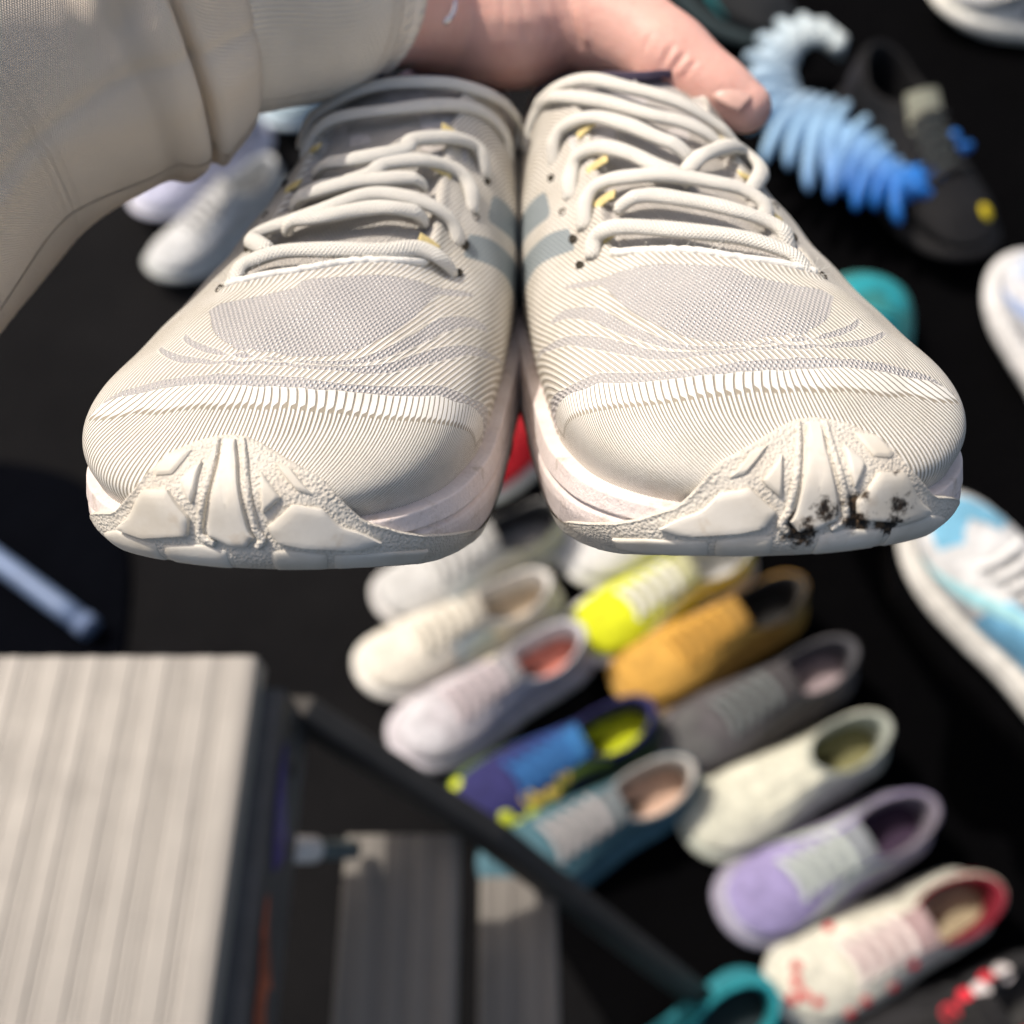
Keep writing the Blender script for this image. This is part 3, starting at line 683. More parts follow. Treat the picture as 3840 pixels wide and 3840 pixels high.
# ================================================================= the arm that holds the shoes: hand, cuff, sleeve, bracelet
def mat_skin():
    k = NB("skin", rough=.5, spec=.4)
    f = k.noise(28, 4, .6); g = k.noise(120, 5, .65); x, y, z = k.xyz(k.obj())
    col = k.mix(k.ss(f, .3, .7), (.76, .42, .345), (.80, .49, .41))
    col = k.mix(k.m('MULTIPLY', k.ss(g, .5, .72), .35), col, (.64, .27, .22))
    k.set("Base Color", col)
    k.set("Subsurface Weight", .25); k.b.inputs["Subsurface Radius"].default_value = (.006, .0025, .0015); k.set("Subsurface Scale", .6)
    h = k.m('ADD', k.m('MULTIPLY', k.voro(700), .35), k.m('MULTIPLY', k.noise(170, 4, .6), .5))
    k.bump(h, .00035)
    return k.mat
def capsules(chains, res=14):
    """solid tapered limbs as one mesh: list of [(point, radius), ...]; overlapping pieces are fused by a voxel remesh"""
    A = Acc()
    for ch in chains:
        P = np.array([c[0] for c in ch]); R = np.array([c[1] for c in ch], float)
        Q, _ = resample(np.concatenate([P, R[:, None]], 1), max(16, 10 * len(ch))); P, R = Q[:, :3], Q[:, 3]
        T0 = P[1] - P[0]; T0 /= np.linalg.norm(T0); T1 = P[-1] - P[-2]; T1 /= np.linalg.norm(T1)
        a = np.linspace(math.pi / 2, .15, 6)
        h0 = [(P[0] - T0 * R[0] * math.sin(t), R[0] * math.cos(t) + 1e-4) for t in a]; h1 = [(P[-1] + T1 * R[-1] * math.sin(t), R[-1] * math.cos(t) + 1e-4) for t in a[::-1]]
        PP = np.array([p for p, _ in h0] + list(P) + [p for p, _ in h1]); RR = np.array([r for _, r in h0] + list(R) + [r for _, r in h1])
        V, F = sweep(PP, RR, RR, np.array([.13, .21, .97]), res)
        A.add(V, F)
    return A
def a_(px, py, d): return at(px, py, d)
palm = [
    [(a_(1250, 10, .334), .021), (a_(1480, 10, .352), .0215), (a_(1680, 15, .376), .0255)],                            # wrist
    [(a_(1600, 20, .386), .024), (a_(1760, 60, .378), .0245), (a_(1930, 75, .374), .0245), (a_(2060, 50, .372), .022), (a_(2180, 20, .372), .019)],   # ball of the thumb
    [(a_(1640, -120, .400), .022), (a_(1850, -170, .404), .022), (a_(2100, -190, .408), .020)],                      # back of the hand
    [(a_(1700, -60, .395), .023), (a_(1950, -80, .394), .024), (a_(2200, -90, .394), .020)],
]
thumb = [[(a_(2000, 30, .374), .021), (a_(2160, 40, .370), .0205), (a_(2300, 95, .364), .0185), (a_(2420, 165, .358), .0158), (a_(2520, 232, .354), .0152), (a_(2620, 300, .350), .0128), (a_(2720, 360, .347), .0112), (a_(2800, 405, .345), .0086)]]
fing = []
for i, (kx, fx) in enumerate(((2280, 2330), (2110, 2200), (1900, 1760), (1730, 1640))):      # index and middle go into one shoe, ring and little finger into the other
    ln = (1.0, 1.06, 1.0, .85)[i]
    fing.append([(a_(kx - 40, -150, .405), .0105), (a_(kx, -120, .425), .0100), (a_((kx + fx) / 2, -10, .440), .0092), (a_(fx, 120 + 60 * ln, .436), .0085), (a_(fx, 190 + 120 * ln, .425), .0076)])
A = capsules(palm + thumb + fing, 18)
tmp = A.build("hand_form", None); rm = tmp.modifiers.new("fuse", 'REMESH'); rm.mode = 'VOXEL'; rm.voxel_size = .0012; rm.use_smooth_shade = True
sm = tmp.modifiers.new("smooth", 'SMOOTH'); sm.factor = .6; sm.iterations = 14
dg = bpy.context.evaluated_depsgraph_get(); hm = bpy.data.meshes.new_from_object(tmp.evaluated_get(dg)); bpy.data.objects.remove(tmp)
V = np.empty(len(hm.vertices) * 3); hm.vertices.foreach_get("co", V); V = V.reshape(-1, 3)
N_ = np.empty(len(hm.vertices) * 3); hm.vertices.foreach_get("normal", N_); N_ = N_.reshape(-1, 3)
def crease(p0, p1, depth, width, length=None):
    """a skin fold along the segment p0-p1"""
    global V
    e = p1 - p0; t = np.clip(((V - p0) @ e) / (e @ e), 0, 1); d = np.linalg.norm(V - (p0 + t[:, None] * e), axis=1)
    k = np.exp(-(d / width) ** 2) * np.sin(np.clip(t * .9 + .05, 0, 1) * math.pi) ** .5
    V = V - N_ * (depth * k)[:, None] + N_ * (depth * .35 * np.exp(-((d - 2.2 * width) / width) ** 2) * (t > 0) * (t < 1))[:, None]
for (x0, y0, x1, y1, dp_, wd) in ((1740, -40, 1755, 120, .0009, .0011), (1960, -60, 1985, 170, .0010, .0012), (2040, -60, 2075, 175, .0012, .0014), (2110, -40, 2165, 190, .0016, .0016), (1870, -60, 1880, 120, .0006, .0010),
                                  (2500, 170, 2470, 260, .0010, .0010), (2545, 195, 2510, 285, .0011, .0010), (2585, 225, 2555, 310, .0008, .0009), (2420, 120, 2395, 190, .0005, .0009)):
    # the fold lies on the skin nearest the camera: find it
    def near(px, py):
        q = V - CAM; d = q @ FW; X = 1920 + FPX * (q @ RT) / d; Y = 1920 - FPX * (q @ UP) / d
        m = np.hypot(X - px, Y - py) < 26
        return V[m][np.argmin(d[m])] if m.any() else at(px, py, .36)
    crease(near(x0, y0), near(x1, y1), dp_ * .7, wd)
hm.vertices.foreach_set("co", V.reshape(-1)); hm.update()
hm.materials.clear(); M_SKIN = mat_skin(); hm.materials.append(M_SKIN); hm.polygons.foreach_set("use_smooth", [True] * len(hm.polygons))
hand = link(bpy.data.objects.new("person", hm)); tag(hand, "bare hand gripping both pale shoes by the heels, thumb pointing right", "person")
# thumb nail
def near_n(px, py):
    q = V - CAM; d = q @ FW; X = 1920 + FPX * (q @ RT) / d; Y = 1920 - FPX * (q @ UP) / d
    m = np.where(np.hypot(X - px, Y - py) < 22)[0]
    if not len(m): return at(px, py, .347), -FW
    k = m[np.argmin(d[m])]; return V[k], N_[k]
tipd = (at(2820, 405, .345) - at(2640, 300, .349)); tipd /= np.linalg.norm(tipd)
c_, n_ = near_n(2772, 362); n_ = n_ / np.linalg.norm(n_) * .7 + (-FW * .6 + UP * .5 + RT * .35); n_ -= tipd * (n_ @ tipd); n_ /= np.linalg.norm(n_)
sd_ = np.cross(tipd, n_); NV = []
for i in range(13):
    for j in range(11):
        a = (i / 12 * 2 - 1); b = (j / 10 * 2 - 1)
        wd = .0058 * (1 - .18 * (a > 0) * a * a - .22 * (a < -.3) * (a + .3) ** 2)
        NV.append(c_ + tipd * (a * .0058 * math.sqrt(max(0, 1 - .25 * b * b)) - .0014) + sd_ * (b * wd) - n_ * (.0026 * b * b + .0006 * a * a + .0002))
M_NAIL = plain("nail", (.68, .42, .35), .32, spec=.5, nscale=300, var=.06)
nl = mesh("thumb_nail", NV, grid_faces(13, 11), M_NAIL, hand); so = nl.modifiers.new("thick", 'SOLIDIFY'); so.thickness = .0005
# sleeve and cuff
def mat_knit(name, base, cuff=False):
    k = NB(name, rough=.88, spec=.15)
    s_, t_, e_ = k.xyz(k.attr("lc"))
    f = k.noise(22, 4); k.set("Sheen Weight", .15)
    h = k.m('MULTIPLY', k.m('SINE', k.m('MULTIPLY', s_, 2 * math.pi / .00075)), k.m('SINE', k.m('MULTIPLY', t_, 2 * math.pi / .0010)))
    k.set("Base Color", k.mix(k.ss(f, .3, .7), [c * .94 for c in base], [c * 1.05 for c in base]))
    k.bump(k.m('ADD', h, k.m('MULTIPLY', k.noise(1500, 3), 1.6)), .00022)
    return k.mat
SLV = (.84, .725, .59)
M_SLV = mat_knit("sweatshirt_fleece", SLV); M_CUF = mat_knit("ribbed_cuff_knit", (.92, .83, .70))
def tube_rings(cs, rad, nseg, ring_fn):
    """rings round the axis cs; ring_fn(i, th) -> radius factor array"""
    cs = np.asarray(cs); T = np.gradient(cs, axis=0); T /= np.linalg.norm(T, axis=1, keepdims=True)
    Sd = np.cross(T, -FW); Sd /= np.linalg.norm(Sd, axis=1, keepdims=True); U = np.cross(Sd, T)
    th = np.linspace(0, 2 * math.pi, nseg, endpoint=False); V = []; L = []; s = np.concatenate([[0], np.cumsum(np.linalg.norm(np.diff(cs, axis=0), axis=1))])
    for i in range(len(cs)):
        r = rad[i] * ring_fn(i, th)
        V.append(cs[i] + (r * np.cos(th))[:, None] * Sd[i] + (r * np.sin(th))[:, None] * U[i])
        L.append(np.stack([np.full(nseg, s[i]), th * rad[i], 0 * th], -1))
    return np.array(V), np.array(L)
# theta: 0 = lower side in the picture, 90 deg = towards the camera
ax, _ = resample(np.array([[-1500, 1130, .250, .065], [-700, 700, .268, .058], [-150, 330, .285, .0490], [250, 130, .298, .0480], [520, 40, .305, .0475], [690, 0, .309, .0433], [780, -20, .312, .0362]]), 170)
cs = np.array([at(*q[:3]) for q in ax]); xs = ax[:, 0]
def sl_fn(i, th):
    x = xs[i]; g = math.exp(-((x - 640) / 150) ** 2)
    f = 1 + .035 * g * np.sin(th * 5 + 1.3) + .02 * g * np.sin(th * 9 + x * .004)
    f = f - .115 * np.exp(-((x - 565 - 16 * np.sin(th * 3 + .5)) / 30) ** 2) * (.75 + .25 * np.sin(th * 2 + .4)) + .050 * np.exp(-((x - 480 - 20 * np.sin(th * 2)) / 60) ** 2) + .060 * np.exp(-((x - 640 - 12 * np.sin(th * 4)) / 42) ** 2)
    f = f - .060 * np.exp(-((x - 395 + 45 * np.sin(th * 1.5)) / 34) ** 2) * np.clip(np.sin(th * 1.0 - .9), 0, 1) + .03 * np.exp(-((x - 320 + 45 * np.sin(th * 1.5)) / 50) ** 2) * np.clip(np.sin(th - .7), 0, 1)
    f = f + .030 * np.sin(x / 210 + th * 2.0) * (x < 700) * math.exp(-((x - 100) / 700) ** 2) + .022 * np.sin(x / 130 - th * 3 + 1)
    # sewn seam along the under side with puckered folds beside it
    f = f - .030 * np.exp(-((th - .62 - .10 * math.sin(x / 330)) / .035) ** 2) + .020 * np.exp(-((th - .47) / .10) ** 2)
    f = f - .035 * np.exp(-((th - .95 - (x - 300) / 1400) / .09) ** 2) * math.exp(-((x - 380) / 190) ** 2) + .03 * np.exp(-((th - 1.15 - (x - 300) / 1400) / .13) ** 2) * math.exp(-((x - 380) / 210) ** 2)
    # folds that hang from the top of the arm
    f = f + .050 * np.exp(-((x - 320 - 90 * (th - 1.6)) / 60) ** 2) * np.clip(np.sin(th - .5), 0, 1) - .050 * np.exp(-((x - 210 - 90 * (th - 1.6)) / 45) ** 2) * np.clip(np.sin(th - .5), 0, 1)
    return f
SV, SL = tube_rings(cs, ax[:, 3], 190, sl_fn)
slv = mesh("sleeve", SV, grid_faces(170, 190, wrap_m=True), M_SLV, hand, attrs=dict(lc=SL)); slv["label"] = "beige sweatshirt sleeve gathered at the wrist"
bx, _ = resample(np.array([[765, -20, .311, .0344], [800, -22, .312, .0346], [950, -22, .319, .0345], [1150, -25, .328, .0340], [1230, -30, .333, .0328], [1290, -35, .337, .0315], [1330, -38, .339, .0305], [1348, -38, .340, .0295], [1338, -38, .340, .0275], [1260, -35, .336, .0265]]), 130)
cb = np.array([at(*q[:3]) for q in bx]); xb = bx[:, 0]
kk = np.arange(130)
def cf_fn(i, th):
    x = xb[i]; rb = np.abs(np.sin(th * 72 + .35 * math.sin(x / 90))) ** .7
    e = .022 if i < 104 else .010
    lump = .05 * np.sin(th * 2 + x / 260) * min(1, (x - 760) / 200) + .035 * np.sin(th * 3 - x / 170)
    return 1 - e * .5 + e * rb + lump * .8
CV, CL = tube_rings(cb, bx[:, 3], 1000, cf_fn)
cuf = mesh("cuff", CV, grid_faces(130, 1000, wrap_m=True), M_CUF, slv, attrs=dict(lc=CL))
# chain bracelet round the wrist
M_STEEL = NB("polished_steel", (.78, .78, .80), .12, 1.0).mat
br = empty("bracelet", np.block([[np.eye(3), at(1380, 10, .344)[:, None]], [np.zeros((1, 3)), np.ones((1, 1))]]))
tag(br, "polished silver chain bracelet at the edge of the ribbed cuff", "bracelet")
wc = at(1380, 10, .344); B3 = np.stack([UP, -FW, RT], 1)
O3 = wc
def ring(c, t, s_, ra, rb, tube, name):
    al = np.linspace(0, 2 * math.pi, 40, endpoint=False); P = c + (np.cos(al) * ra)[:, None] * t + (np.sin(al) * rb)[:, None] * s_
    V_, F_ = sweep(np.vstack([P, P[:2]]), tube, tube, np.cross(t, s_), 10, caps=False); mesh(name, V_ - O3, F_, M_STEEL, br)
ring(at(1380, 10, .344), UP, FW, .0245, .0245, .0010, "bangle")
ring(at(1655, 12, .346), UP, RT, .0064, .0046, .0011, "loop")
for q, (tx, sx) in (((1605, 2, .345), (RT, UP)), ((1568, 0, .343), (RT, FW)), ((1535, 0, .341), (RT, UP)), ((1502, 2, .338), (RT, FW))): ring(at(*q), tx, sx, .0026, .0016, .0006, "link")
# ================================================================= ground, cloth, painted shadow, table, step stool
def mat_ground():
    k = NB("dark_asphalt", rough=.95, spec=.06)
    f = k.noise(3.0, 5, .6); g = k.noise(160, 4, .7); v = k.voro(210)
    col = k.mix(k.ss(f, .3, .7), (.0060, .0060, .0066), (.0105, .0103, .0108)); col = k.mix(k.m('MULTIPLY', k.ss(g, .55, .75), .6), col, (.022, .021, .021))
    k.set("Base Color", col); k.bump(k.m('ADD', v, g), .003)
    return k.mat
g = mesh("ground", [(-8, -6, 0), (8, -6, 0), (8, 12, 0), (-8, 12, 0)], [(0, 1, 2, 3)], mat_ground(), smooth=False); tag(g, kind="structure")
def mat_cloth(name, base):
    k = NB(name, rough=.97, spec=.02); k.set("Base Color", k.mix(k.noise(9, 4), [c * .7 for c in base], [c * 1.3 for c in base]))
    k.bump(k.m('ADD', k.noise(700, 2), k.m('MULTIPLY', k.noise(14, 4), 12.0)), .0009); return k.mat
M_BLACK = mat_cloth("black_cloth", (.0018, .0018, .0021)); M_SHADE = mat_cloth("painted_shadow_mat", (.0016, .0020, .0034))  # M_SHADE: dark colour in place of a shadow on the ground
def sheet(name, outline, z, mat, label, cat, seed=0, amp=.004):
    """a sheet lying on the ground: filled outline with soft waves and a thin rolled edge"""
    O, _ = resample(np.array(outline + [outline[0]]), 121); O = O[:-1]; c = O.mean(0); r_ = np.random.default_rng(seed); V = []
    for k in np.concatenate([np.linspace(.02, .97, 22), [.99, 1.0, 1.003]]):
        for p in O:
            q = c + (p - c) * k; h = z + amp * (math.sin(q[0] * 17 + seed) * math.sin(q[1] * 13 + 2 * seed) + 1) * (k < .98) + .0025 * (k < .995)
            V.append((q[0], q[1], max(.0045, h) if k < 1.001 else .0005))
    o = mesh(name, V, grid_faces(25, 120, wrap_m=True) + [tuple(range(120))], mat); tag(o, label, cat); return o
P2 = lambda px, py, h=0.0: tuple(on(px, py, h)[:2])
sheet("ground_sheet", [P2(1180, 1990), P2(1000, 1640), P2(1120, 1330), P2(1080, 1150), P2(1120, 980), P2(1500, 900), P2(2200, 900), P2(2300, 2000)], .006, M_BLACK, "black cloth sheet spread under the long row of shoes", "cloth", 3)
sheet("shadow_mat", [P2(-320, 900), P2(-60, 872), P2(140, 905), P2(232, 1010), P2(245, 1140), P2(205, 1300), P2(40, 1420), P2(-300, 1450)], .006, M_SHADE, "dark rounded sheet standing in for a shadow behind the ribbed stool", "mat", 5, .001)  # dark sheet added in place of a shadow on the ground
# thin black trestle table on the right
TH = .45
def table_top(corners, h):
    r = empty("display_table", np.block([[np.eye(3), np.array([[1.0], [.6], [0]])], [np.zeros((1, 3)), np.ones((1, 1))]])); tag(r, "thin black trestle table carrying shoes", "table"); o0 = np.array([1.0, .6, 0])
    O = np.array(corners); n = len(O); c = O.mean(0); pts = np.array([a + (b - a) * t for a, b in zip(O, np.roll(O, -1, 0)) for t in np.linspace(0, 1, 16)[:-1]]); m = len(pts); V = []
    for k, z in ((0, h), (.5, h), (.98, h), (.995, h - .002), (1.0, h - .008), (1.0, h - .022), (.99, h - .028), (0, h - .028)):
        V.append(np.concatenate([c + (pts - c) * k, np.full((m, 1), z)], 1) - o0)
    mesh("table_top", np.array(V), grid_faces(8, m, wrap_m=True), M_BLACK, r)
    for p in (c + (.35, .25), c + (.35, -.3), c + (.7, .25), c + (.7, -.3)):
        V, F = sweep(np.array([(p[0], p[1], h - .026), (p[0], p[1], .012), (p[0], p[1], .004)]) - o0, .018, .018, (0, 1, 0), 14); mesh("leg", V, F, M_BLACK, r)
    return r
table_top([P2(1392, 560, TH), P2(1560, 800, TH), P2(1668, 960, TH), P2(1690, 1110, TH), P2(1800, 1260, TH), P2(1990, 1460, TH), P2(2700, 1500, TH), P2(2500, -260, TH), P2(1200, -260, TH), P2(1270, 300, TH)], TH)
# ----------------------------------------------------------------- aluminium step stool
def mat_alu(name, base, rough=.42):
    k = NB(name, rough=rough, metal=.15, spec=.4); x, y, z = k.xyz(k.obj())
    st = k.noise(60, 3, .5, co=k.scalev(k.obj(), (9, .35, 9))); sp = k.noise(30, 5, .6)
    col = k.mix(k.ss(st, .35, .68), [c * .95 for c in base], [min(1, c * 1.03) for c in base]); col = k.mix(k.m('MULTIPLY', k.ss(sp, .55, .75), .25), col, [c * .7 for c in base])
    k.set("Base Color", col); k.set("Roughness", k.mixf(sp, rough - .05, rough + .18)); k.bump(k.noise(500, 3), .0002)
    return k.mat
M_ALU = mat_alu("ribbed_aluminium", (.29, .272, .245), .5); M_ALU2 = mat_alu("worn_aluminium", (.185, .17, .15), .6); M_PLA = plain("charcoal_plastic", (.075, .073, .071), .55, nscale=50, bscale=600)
ST = .69
c1 = on(487, 1238, ST); c2 = on(395, 1932, ST); ydir = (c1 - c2); ydir[2] = 0; ydir /= np.linalg.norm(ydir); xdir = np.array([ydir[1], -ydir[0], 0.0])
R3 = np.stack([xdir, ydir, [0, 0, 1]], 1)
stool = empty("step_stool", np.block([[R3, np.array([[c1[0]], [c1[1]], [0.0]])], [np.zeros((1, 3)), np.ones((1, 1))]]))
tag(stool, "aluminium step stool with broad ribbed platform and dark plastic side", "stool")
def extrude_profile(prof, y0, y1):
    """prof: closed x,z polygon; extruded along y"""
    n = len(prof); V = [(x, y0, z) for x, z in prof] + [(x, y1, z) for x, z in prof]
    F = [(i, (i + 1) % n, n + (i + 1) % n, n + i) for i in range(n)] + [tuple(range(n)), tuple(range(2 * n - 1, n - 1, -1))]
    return V, F
def ribbed(x0, x1, z, seed, thick=.024, pit=None):
    """tread profile with groups of fine ridges and flats, rounded nosing"""
    r_ = random.Random(seed); top = []; x = x0 + .006
    top += [(x0, z - thick), (x0, z - .004), (x0 + .0012, z - .001), (x0 + .004, z)]
    while x < x1 - .008:
        grp = r_.choice((3, 4, 5)); 
        for _ in range(grp):
            if x > x1 - .008: break
            top += [(x, z), (x + .0004, z - .0005), (x + .0012, z - .0005), (x + .0016, z)]; x += .0034
        flat = r_.choice((.008, .012, .010)); top += [(x, z + .0005), (x + flat - .0006, z + .0005)]; x += flat
    top = [p for p in top if p[0] < x1 - .005] + [(x1 - .004, z), (x1 - .0012, z - .001), (x1, z - .004), (x1, z - thick)]
    return top
V, F = extrude_profile(ribbed(-.42, 0, ST, 4), -.42, 0); mesh("platform", V, F, M_ALU, stool, smooth=False)
# dark end moulding below the platform edge
pr = [(-.004, ST - .026), (.012, ST - .030), (.013, ST - .06), (.013, ST - .115), (.004, ST - .135), (-.006, ST - .135), (-.006, ST - .028)]
V, F = extrude_profile(pr, -.44, -.012); side = mesh("side_panel", V, F, M_PLA, stool, smooth=False); side.modifiers.new("b", 'BEVEL').width = .003
# raised coloured emblem shapes on the side panel (local y along the panel, z height)
def plate(name, pts, mat, x=.0132, t=.0012):
    n = len(pts); pts = [(a * .62, b) for a, b in pts]; V = [(x, a, ST - b + .022) for a, b in pts] + [(x + t, a, ST - b + .022) for a, b in pts]
    F = [tuple(range(n, 2 * n))] + [(i, (i + 1) % n, n + (i + 1) % n, n + i) for i in range(n)]
    return mesh(name, V, F, mat, side, smooth=False)
M_EMB = plain("indigo_enamel", (.045, .028, .20), .4, nscale=80); M_EMR = plain("rust_red_enamel", (.42, .09, .035), .4, nscale=60, var=.4)
plate("emblem", [(-.070, .068), (-.110, .078), (-.150, .098), (-.152, .108), (-.168, .096), (-.178, .100), (-.190, .088), (-.200, .074), (-.175, .066), (-.140, .062), (-.105, .062)], M_EMB)
plate("emblem", [(-.225, .066), (-.262, .076), (-.300, .100), (-.304, .106), (-.306, .092), (-.325, .090), (-.340, .100), (-.356, .086), (-.362, .074), (-.330, .066), (-.300, .070), (-.262, .062)], M_EMR)
for yy in (-.028, -.052):
    V, F = sweep([(.012, yy, ST - .045 - abs(yy) * .6), (.0145, yy, ST - .045 - abs(yy) * .6)], .006, .006, (0, 0, 1), 16); mesh("rivet", V, F, M_HOLE, stool)
def loc(p):
    p = np.asarray(p, float); d = p - np.array([c1[0], c1[1], 0.0]); return np.array([d @ xdir, d @ ydir, d[2]])
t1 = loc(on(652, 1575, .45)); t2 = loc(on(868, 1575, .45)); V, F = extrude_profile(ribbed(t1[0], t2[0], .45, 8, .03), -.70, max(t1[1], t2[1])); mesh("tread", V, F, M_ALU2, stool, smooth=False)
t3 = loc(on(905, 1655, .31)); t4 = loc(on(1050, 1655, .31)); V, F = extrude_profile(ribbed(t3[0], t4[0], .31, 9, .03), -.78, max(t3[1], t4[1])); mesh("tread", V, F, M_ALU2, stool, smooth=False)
def beam(name, a, b, w_, h_, mat, parent=stool):
    a, b = np.asarray(a), np.asarray(b); d = b - a; L_ = np.linalg.norm(d); d = d / L_; s_ = np.cross(d, (0, 0, 1)); s_ /= np.linalg.norm(s_); u_ = np.cross(s_, d)
    return boxes(name, [((a + b) / 2, (L_, w_, h_), np.stack([d, s_, u_], 1))], mat, parent, .004)
ye = max(t1[1], t2[1]) + .016
M_RAIL = plain("dark_grey_rail", (.040, .037, .034), .7, nscale=40)
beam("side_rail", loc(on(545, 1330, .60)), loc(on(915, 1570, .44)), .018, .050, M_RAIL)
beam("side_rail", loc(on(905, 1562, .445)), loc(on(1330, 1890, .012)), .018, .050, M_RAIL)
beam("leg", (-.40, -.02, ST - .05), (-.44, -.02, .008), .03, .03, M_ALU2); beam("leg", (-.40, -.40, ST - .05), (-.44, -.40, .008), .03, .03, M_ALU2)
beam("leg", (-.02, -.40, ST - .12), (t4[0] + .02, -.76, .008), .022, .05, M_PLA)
M_WHT = plain("white_plastic_cap", (.78, .72, .66), .5); M_TEAL = plain("grey_green_tube", (.10, .13, .13), .5)
p1 = loc(on(548, 1603, .53)); p2 = loc(on(668, 1603, .47))
V, F = sweep(np.linspace(p1, p2, 8), .0075, .0075, (0, 0, 1), 14); rod = mesh("cross_rod", V, F, M_TEAL, stool)
V, F = sweep(np.linspace(p1 - (p2 - p1) * .02, p1 + (p2 - p1) * .36, 6), .0098, .0098, (0, 0, 1), 16); mesh("end_cap", V, F, M_WHT, rod)
# pole on the painted shadow; its blue stands in for sky light in shade
q1 = on(-260, 870, .03); q2 = on(158, 1176, .03)
pole = empty("pole", np.block([[np.eye(3), np.array([[q2[0]], [q2[1]], [0]])], [np.zeros((1, 3)), np.ones((1, 1))]])); tag(pole, "metal pole with sky blue put into its colour, lying on the painted shadow", "pole")
V, F = sweep(np.linspace(q1, q2, 12) - np.array([q2[0], q2[1], 0]), .0155, .0155, (0, 0, 1), 20); mesh("shaft", V, F, plain("sky_tinted_metal", (.13, .19, .31), .5, metal=.1, nscale=40), pole)
V, F = sweep(np.linspace(q2 - (q2 - q1) * .01, q2 + (q2 - q1) * .03, 6) - np.array([q2[0], q2[1], 0]), .0165, .0165, (0, 0, 1), 20); mesh("end_cap", V, F, plain("sky_tinted_cap", (.11, .16, .27), .7), pole)
# ================================================================= the shoes set out on the ground and the table
OUT2 = np.array([(-.010, 0), (-.028, .0075), (-.039, .024), (-.0455, .05), (-.0475, .085), (-.042, .13), (-.036, .17), (-.035, .22), (-.029, .265), (0, .285), (.029, .265), (.036, .22), (.038, .17), (.045, .125), (.050, .085), (.0485, .052), (.040, .026), (.027, .0095), (.009, .0008)])
HS = S
S = Shoe(OUT2, ztop=[(0, .046), (.02, .0525), (.035, .057), (.06, .062), (.1, .073), (.14, .092), (.16, .100), (.19, .088), (.22, .084), (.25, .096), (.28, .106), (.30, .108)], collar=(.0315, .214, .058, .138), asym=False)
_uu = np.linspace(-.30, .30, 400)
THROAT_B = [(-.021, .082), (.0, .078), (.023, .086), (.022, .11), (.020, .14), (.020, .16), (-.018, .16), (-.018, .13), (-.019, .11)]
def col_mat(name, base, rough=.75, scale=70, var=.18, knit=True):
    k = NB(name, rough=rough, spec=.25); f = k.noise(scale, 4, .6)
    k.set("Base Color", k.mix(k.ss(f, .3, .7), [c * (1 - var) for c in base], [min(1, c * (1 + var)) for c in base]))
    k.bump(k.voro(700) if knit else k.noise(300, 3), .0006); return k.mat
_mc = {}
def cm(base, **kw):
    key = (tuple(base), tuple(sorted(kw.items())))
    if key not in _mc: _mc[key] = col_mat("shoe_fabric" if kw.get('knit', True) else "shoe_foam", base, **kw)
    return _mc[key]
_geo = {}
def share(key, fn, name, mat, parent):
    if key not in _geo:
        V, F = fn(); o = mesh(name, V, F, mat, parent); _geo[key] = o.data
    else: o = link(bpy.data.objects.new(name, _geo[key]), parent)
    o.material_slots[0].link = 'OBJECT'; o.material_slots[0].material = mat
    return o
def g_upper():
    us = np.linspace(-S.len / 2, S.len / 2, 141)[:-1]; vs_ = np.linspace(0, 1, 34); P = S.upper(us[:, None], vs_[None, :])
    td = poly_sdf(P[..., :2], THROAT_B); P = P - surf_n(P) * (.0045 * np.clip((td + .001) / .003, 0, 1) * (P[..., 2] > .055))[..., None]
    return P, grid_faces(140, 34, wrap_n=True)
def g_mid():
    us = np.linspace(-S.len / 2, S.len / 2, 161)[:-1]; ws = np.linspace(.2, 1, 22); P = S.sole(us[:, None], ws[None, :]); P[..., :2] += S.N(us)[:, None] * (.0085 * np.sin(np.linspace(0, 1, 22) ** .8 * math.pi) ** .7)[None, :, None]
    inn = P[:, -1].copy(); inn[:, :2] -= S.N(us) * .008
    return np.concatenate([P, inn[:, None]], 1), grid_faces(160, 23, wrap_n=True)
def g_out():
    us = np.linspace(-S.len / 2, S.len / 2, 161)[:-1]; ws = np.linspace(0, .24, 8); P = S.sole(us[:, None], ws[None, :]); P[..., :2] += S.N(us)[:, None] * .0050
    c = [P[:, 0] * np.array([k, 1, 1]) for k in (.02, .5)]
    return np.concatenate([np.stack(c, 1), P], 1), grid_faces(160, 10, wrap_n=True)
def g_lin():
    us = np.linspace(S.u0r, S.len - S.u0l, 81); e = S.E(us); p = S.P(us) - S.N(us) * .010; zt = S.f(S.ztop_t, e[:, 1]); rows = []
    for t in np.linspace(0, 1, 12):
        inn = e + (np.array([.002, .214]) - e) * .13
        if t < .3: q = t / .3; xy = e + (inn - e) * q; z = zt + .0045 * math.sin(q * math.pi) - .004 * q
        else: q = (t - .3) / .7; xy = inn + (p - inn) * q * .8; z = (zt - .004) * (1 - q) + .036 * q
        rows.append(np.concatenate([xy, np.broadcast_to(z, (81,))[:, None]], 1))
    return np.stack(rows, 1), grid_faces(81, 12)
def g_ins():
    us = np.linspace(S.u0r - .03, S.len - S.u0l + .03, 61); p = S.P(us) - S.N(us) * .011; V = [np.concatenate([np.array([[.002, .215]]) + (p - np.array([[.002, .215]])) * k, np.full((61, 1), .038)], 1) for k in (0.02, .5, 1)]
    return np.stack(V, 1), grid_faces(61, 3)
